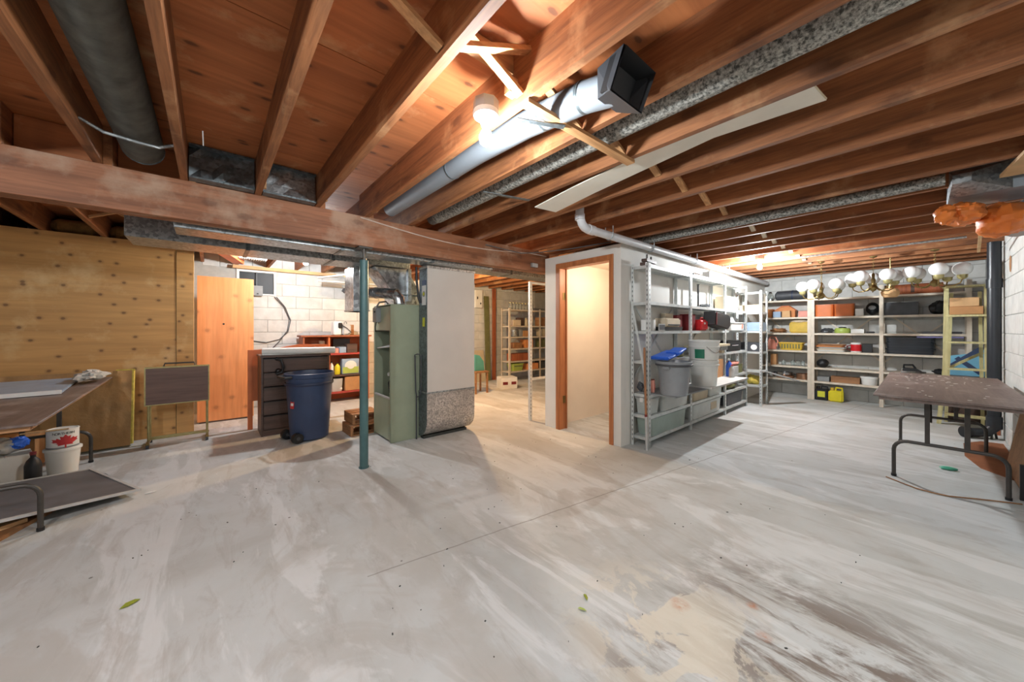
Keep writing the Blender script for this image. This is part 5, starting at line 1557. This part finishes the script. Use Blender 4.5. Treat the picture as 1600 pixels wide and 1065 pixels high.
G().bar((0.28, -0.15, 0.95), (0.2, 0.15, 0.72), 0.012, 0.03).build('rear_brace', 'yellow_wood', lad)
o = thing('blue_frame', 'sky blue painted wooden frame propped on a dark crate behind the yellow stepladder', 'frame', (7.75, -0.40, 0.62))
G().prism([(-0.17, 0.0), (0.17, 0.0), (0.17, 0.26), (-0.02, 0.30), (-0.17, 0.48)], -0.01, 0.01, 'X').build('panel', 'sky_blue', o)
G().bar((-0.014, -0.15, 0.42), (-0.014, 0.15, 0.12), 0.01, 0.05).build('stripe', 'navy', o)
G().bar((-0.016, -0.10, 0.04), (-0.016, 0.10, 0.24), 0.01, 0.05).build('stripe', 'navy', o)
carton('carton', 'brown carton on the upper cream shelf seen through the stepladder', (8.27, -0.27, 1.47), (0.2, 0.26, 0.12), 0, 'carton_pale', True) if False else None
carton('carton', 'brown carton hung in the top of the stepladder, lower of two', (7.232, -0.355, 1.433), (0.09, 0.26, 0.10), 0, 'carton', True)
carton('carton', 'printed brown carton on the other carton in the stepladder', (7.232, -0.34, 1.534), (0.085, 0.23, 0.11), 0, 'carton_pale', True)
carton('storage_crate', 'dark crate on the floor behind the yellow stepladder', (7.75, -0.38, 0), (0.3, 0.36, 0.62), 0, 'dark_veneer', True, cat='crate')
o = thing('soil_pipe', 'black plastic soil pipe standing in the corner by the right block wall', 'pipe', (6.77, -0.53, 0))
G().cyl((0, 0, 0.16), (0, 0, 2.24), 0.052, n=22).build('stack', 'abs_black', o)
G().cyl((0, 0, 1.72), (0, 0, 1.82), 0.06, n=22).build('coupling', 'abs_black', o)
G().cyl((0, 0, 0.12), (0, 0, 0.26), 0.06, n=22).build('coupling', 'abs_black', o)
G().tube([(0, 0, 0.2), (0.0, 0.0, 0.14), (-0.03, 0.06, 0.07), (-0.08, 0.14, 0.06), (-0.12, 0.2, 0.06)], 0.052, 18).build('elbow', 'abs_black', o)
G().tube([(-0.105, 0.18, 0.06), (-0.135, 0.225, 0.06)], 0.062, 18).build('clean_out', 'black_gloss', o)
G().cyl((0.04, -0.02, 0), (0.02, 0, 0.13), 0.01, n=8).cyl((-0.05, 0.02, 0), (-0.02, 0.02, 0.09), 0.01, n=8).build('stand', 'screw_steel', o)
solo('wood_plank', G().box(-0.015, 0.015, -0.02, 0.02, 0, 1.35), 'red_wood', 'reddish plank standing between the stepladder and the black soil pipe', 'plank', (7.05, -0.575, 0))
solo('wall_stain', G().lathe([(0.055, 0), (0.05, 0.004)], n=20, sy=1.6), 'plank_brown', 'brown wooden plug set in the right block wall near the joists', 'plug', (6.35, -0.5985, 1.93), rot=(-PI / 2, 0, 0))
o = thing('folding_table', 'worn brown folding table with steel legs by the right block wall', 'table', (5.06, -0.125, 0))
fold_table(o, 2.20, 0.76, 0.74, 'table_brown', 'X', (0.47, 0.32), 0.31, 0.285, 'table_brown')
random.seed(11)
g = G()
for k in range(46):
    x, y = random.uniform(5.2, 6.05), random.uniform(-0.4, 0.2)
    s = random.uniform(0.004, 0.016)
    g.cbox((x, y, 0.7415), (s * 1.6, s, 0.002), (0, 0, random.uniform(0, 3)))
for k in range(14):
    x, y = random.uniform(4.1, 5.2), random.uniform(-0.4, 0.2)
    g.cbox((x, y, 0.7415), (0.02, 0.008, 0.002), (0, 0, random.uniform(0, 3)))
o = g.build('paper_scraps', 'label_white')
tag(o, 'scatter of white paper flecks on the right folding table', 'scraps', kind='stuff')
solo('plywood_panel', G().box(-0.5, 0.5, -0.008, 0.008, 0, 0.56), 'plank_brown', 'brown wood panel leaning on the right block wall under the table', 'panel', (5.0, -0.50, 0.004), rot=(0.15, 0, 0))
solo('shadow_patch', G().prism([(-0.78, -0.10), (-0.5, 0.10), (-0.1, 0.17), (0.5, 0.15), (0.75, 0.02), (0.78, -0.13), (-0.7, -0.13)], 0, 0.006, 'Z'), 'shade_brown', 'reddish brown sheet standing in for a shadowed smudge on the floor under the right table', 'mat', (5.75, -0.44, 0))  # thin sheet imitating a soft brown shadow on the bare floor
solo('steel_post', G().box(-0.012, 0.012, -0.012, 0.012, 0, 0.26), 'black', 'short black steel post at the right edge under the table', 'post', (4.50, -0.475, 0))
solo('bent_cane', G().tube([(4.33, 0.20, 0.006), (4.26, 0.12, 0.006), (4.19, 0.03, 0.006), (4.17, -0.06, 0.006), (4.18, -0.13, 0.006), (4.24, -0.22, 0.006), (4.31, -0.33, 0.006), (4.38, -0.46, 0.006)], 0.005, 6), 'plank_brown', 'thin bent cane lying on the floor at the feet of the right table', 'cane')
solo('soap_bar', G().add(*crumple((0, 0, 0.014), (0.03, 0.055, 0.015), 14, 7, 0.05, 81, floor=0.001)), 'soap_green', 'green sponge on the floor under the right table', 'sponge', (4.98, -0.15, 0), 0.3)
for (x, y, rz, m_, lab) in ((-0.28, 2.34, 0.4, 'leaf_green', 'yellow-green dry leaf on the floor at the left'), (1.325, 1.02, 1.0, 'leaf_green', 'small green leaf on the floor, farther of the two near the centre'), (1.255, 0.985, 2.0, 'lime', 'small green leaf on the floor, nearer of the two near the centre')):
    k = 1.0 if x < 0 else 0.6
    g = G().add([(-0.035 * k, 0, 0.003), (-0.01 * k, 0.014 * k, 0.010), (0.02 * k, 0.012 * k, 0.008), (0.035 * k, 0, 0.003), (0.02 * k, -0.012 * k, 0.006), (-0.01 * k, -0.014 * k, 0.004), (0, 0, 0.002)], [(0, 1, 6), (1, 2, 6), (2, 3, 6), (3, 4, 6), (4, 5, 6), (5, 0, 6)])
    solo('leaf', g, m_, lab, 'leaf', (x, y, 0), rz)
solo('paper_scrap', G().add(*crumple((0, 0, 0.006), (0.03, 0.012, 0.006), 8, 5, 0.2, 91, floor=0.001)), 'white', 'white paper scrap on the floor in front of the tray tables', 'scrap', (-0.35, 3.83, 0), 0.2)
random.seed(21)
g = G()
for k in range(90):
    x, y = random.uniform(-0.6, 3.6), random.uniform(0.2, 3.4)
    s = random.uniform(0.002, 0.0055)
    g.cbox((x, y, 0.0015), (s * random.uniform(1, 2.4), s, 0.003), (0, 0, random.uniform(0, 3)))
o = g.build('floor_crumbs', 'furnace_dark')
tag(o, 'scattered dark crumbs and chips on the concrete floor', 'crumbs', kind='stuff')

# ------------------------------------------------------------------ globe chandeliers
def chandelier(y, rot, z, label):
    o = thing('chandelier', label, 'chandelier', (6.9, y, z), rot)
    G().lathe([(0.012, -0.09), (0.03, -0.075), (0.05, -0.05), (0.035, -0.02), (0.02, 0.0), (0.025, 0.06), (0.014, 0.09), (0.018, 0.14), (0.006, 0.16)], n=16).build('column', 'brass', o)
    n = 0
    zz = 0.16
    ch = G()
    while z + zz < 2.22:
        M = Matrix.Translation((0, 0, zz + 0.016)) @ Matrix.Rotation(PI / 2 * (n % 2), 4, 'Z')
        pts = [M @ Vector((0.009 * math.cos(a), 0, 0.018 * math.sin(a))) for a in [2 * PI * q / 8 for q in range(9)]]
        ch.tube(pts, 0.0025, 5)
        zz += 0.028
        n += 1
    ch.build('chain', 'brass', o)
    G().lathe([(0.04, 2.249 - z), (0.035, 2.235 - z), (0.01, 2.225 - z)], n=16).build('hook_plate', 'brass', o)
    for k in range(5):
        a = 2 * PI * k / 5
        cx, sx = math.cos(a), math.sin(a)
        pts = [(0.03 * cx, 0.03 * sx, -0.04), (0.09 * cx, 0.09 * sx, -0.085), (0.15 * cx, 0.15 * sx, -0.09), (0.20 * cx, 0.20 * sx, -0.06), (0.215 * cx, 0.215 * sx, -0.015)]
        am = G().tube(pts, 0.007, 8).build('arm', 'brass', o)
        G().lathe([(0.012, -0.02), (0.03, -0.012), (0.042, 0.005), (0.045, 0.035), (0.04, 0.04)], c=(0.215 * cx, 0.215 * sx, 0), n=16).build('cup', 'brass_pale', am)
        G().sph((0.215 * cx, 0.215 * sx, 0.105), 0.082, 20, 12).build('globe', 'globe_glass', am)
    return o


chandelier(0.98, 0.35, 1.79, 'brass chandelier with white globes, nearest the closet wall')
chandelier(0.44, 0.10, 1.86, 'brass chandelier with white globes, middle of the three hanging in a row')
chandelier(-0.10, 0.75, 1.87, 'brass chandelier with white globes, nearest the right block wall')

o = thing('pendant_light', 'peach glass shade hanging low between two brass chandeliers', 'light', (7.22, 0.294, 1.762))
G().lathe([(0.02, 0.06), (0.075, 0.045), (0.095, 0.0), (0.085, -0.045), (0.06, -0.07), (0.055, -0.066), (0.08, -0.04), (0.088, 0.0), (0.07, 0.04)], n=22).build('shade', 'carton_pale', o)
G().cyl((0, 0, 0.055), (0, 0, 0.09), 0.028, n=14).build('cap', 'brass', o)
G().cyl((0, 0, 0.09), (0, 0, 0.486), 0.006, n=8).build('rod', 'brass', o)
# ------------------------------------------------------------------ store room seen through the passage
rack('metal_shelving', 'cream metal shelving unit loaded with jars in the store room passage', (5.95, 6.45, 0), 0, [-0.62, 0.38, 1.0], 0.3, 1.75, [0.25, 0.49, 0.79, 1.07, 1.33, 1.72], 'rack_cream', slots=False)
o = thing('metal_stand', 'pale slotted steel frame standing beside the closet wall in the passage', 'stand', (3.32, 3.48, 0))
u_ = G().box(-0.022, 0.022, -0.0015, 0.0015, 0, 1.9).box(-0.022, -0.019, 0.0015, 0.03, 0, 1.9).build('upright', 'rack_grey', o, smooth=False)
sl = G()
for k in range(36):
    sl.box(-0.004, 0.004, -0.0022, -0.0012, 0.06 + k * 0.05, 0.08 + k * 0.05)
sl.build('slot_row', 'dark_grey', u_, smooth=False)
for z in (0.55, 1.87):
    G().box(0.0, 0.75, 0.0, 0.03, z, z + 0.03).build('rail', 'rack_grey', o)
G().box(0.72, 0.76, 0.0, 0.03, 0, 1.9).build('upright', 'rack_grey', o)
for i in range(8):
    o = thing('glass_jar', 'glass jar in the row on top of the passage shelving', 'jar', (5.46 + i * 0.1, 6.44, 1.72), 0, 'glass jars on top of the passage shelving')
    G().lathe([(0.038, 0), (0.042, 0.006), (0.042, 0.12), (0.03, 0.15)], n=14).build('glass', 'clear_glass', o)
    G().lathe([(0.033, 0.15), (0.033, 0.168)], n=12).build('lid', 'brass_pale', o)
carton('carton', 'cream box on the upper passage shelf', (5.6, 6.45, 1.33), (0.24, 0.2, 0.14), 0, 'cream', True)
bottle('bottle', 'cream bottle on the upper passage shelf beside the cream box', (5.95, 6.42, 1.33), 0.05, 0.22, 'beige', 'dark_grey')
pot('steel pot on the passage shelf below the cream box', (5.58, 6.44, 1.07), 0.09, 0.16, 'galvanised')
carton('carton', 'brown box on the passage shelf beside the steel pot', (5.95, 6.45, 1.07), (0.3, 0.2, 0.14), 0, 'carton', True)
carton('carton', 'dark box with pale frame on the third passage shelf', (5.62, 6.44, 0.79), (0.26, 0.2, 0.13), 0, 'plank_brown', True)
carton('carton', 'pale orange box on the third passage shelf', (6.0, 6.45, 0.79), (0.26, 0.2, 0.2), 0, 'carton_orange', True)
carton('carton', 'dark red crate on the second passage shelf', (5.75, 6.45, 0.49), (0.6, 0.22, 0.17), 0, 'red_wood', True)
carton('carton', 'dark tall box on the upper passage shelf, between the cream box and the bottle', (5.79, 6.47, 1.33), (0.12, 0.18, 0.2), 0, 'dark_veneer', True)
carton('carton', 'grey box on the passage shelf between the steel pot and the brown box', (5.745, 6.46, 1.07), (0.09, 0.2, 0.17), 0, 'grey', True)
carton('carton', 'olive box on the third passage shelf in the far bay', (6.6, 6.45, 0.79), (0.4, 0.2, 0.2), 0, 'olive', True)
carton('carton', 'brown box on the upper passage shelf in the far bay', (6.6, 6.45, 1.33), (0.4, 0.2, 0.22), 0, 'plank_brown', True)
carton('carton', 'grey tub on the lowest passage shelf in the far bay', (6.6, 6.45, 0.25), (0.42, 0.22, 0.18), 0, 'dark_grey', True)
carton('carton', 'beige box on the passage shelf below the brown one, far bay', (6.62, 6.45, 1.07), (0.38, 0.2, 0.18), 0, 'beige', True)
o = thing('plastic_basket', 'lime green basket on the lowest passage shelf', 'basket', (5.62, 6.44, 0.25))
G().tub(0.36, 0.24, 0.17, 0.85, 0.008, rim=0.012).build('body', 'lime', o)
G().box(-0.13, 0.13, -0.116, -0.108, 0.10, 0.135).build('grip_slot', 'dark_grey', o)
carton('carton', 'orange carton on the lowest passage shelf', (6.10, 6.42, 0.25), (0.34, 0.24, 0.15), 0, 'carton_orange', True)
o = carton('carton', 'white and red printed carton on the passage floor', (4.78, 5.75, 0), (0.36, 0.28, 0.24), -0.3, 'white', True)
for s in (-0.09, 0.10):
    G().box(s - 0.055, s + 0.055, -0.142, -0.14, 0.09, 0.15).build('printed_panel', 'dark_red', o)
o = thing('breaker_box', 'small white wall box on the store room block wall', 'wall box', (4.85, 6.93, 1.76))
G().box(-0.10, 0.10, -0.06, 0.02, 0, 0.42).build('body', 'white', o, bevel=0.005)
G().box(-0.06, -0.03, -0.064, -0.06, 0.2, 0.26).box(0.03, 0.06, -0.064, -0.06, 0.08, 0.12).build('switch', 'black', o)
solo('wood_stud', G().box(-0.045, 0.045, -0.02, 0.02, 0, 2.25), 'red_wood', 'reddish timber stud standing against the store room block wall', 'stud', (5.32, 6.90, 0))
solo('grey_plank', G().box(-0.07, 0.07, -0.01, 0.01, 0, 2.05), 'olive', 'dull grey plank leaning on the store room wall beside the stud', 'plank', (5.10, 6.84, 0.004), rot=(-0.04, 0, 0))
solo('teal_cloth', G().prism([(-0.10, 0), (0.12, 0), (0.10, 0.18), (0.0, 0.3), (-0.1, 0.32)], -0.02, 0.02), 'teal_cloth', 'teal green folded tarp beside the return duct in the passage', 'tarp', (4.02, 5.70, 0.43))
solo('stool', G().box(-0.16, 0.16, -0.14, 0.14, 0.40, 0.428).box(-0.15, -0.12, -0.13, -0.1, 0, 0.40).box(0.12, 0.15, -0.13, -0.1, 0, 0.40).box(-0.15, -0.12, 0.1, 0.13, 0, 0.40).box(0.12, 0.15, 0.1, 0.13, 0, 0.40), 'plank_brown', 'low wooden stool carrying the teal tarp', 'stool', (4.0, 5.70, 0))
solo('glass_sheet', G().box(-0.24, 0.24, -0.005, 0.005, 0, 0.75), 'beige', 'pale sheet leaning on the store room block wall under the wall box', 'panel', (4.76, 6.80, 0.002), rot=(-0.14, 0, 0))

# set things down with a hair of clearance so that nothing shares a face with what carries it
for o in bpy.data.objects:
    if o.parent is None and o.get('category') and 0.05 < o.location.z < 2.0 and o.name.split('.')[0] not in ('chandelier', 'flue_pipe'):
        o.location.z += 0.0012 + o.location.z * 0.001
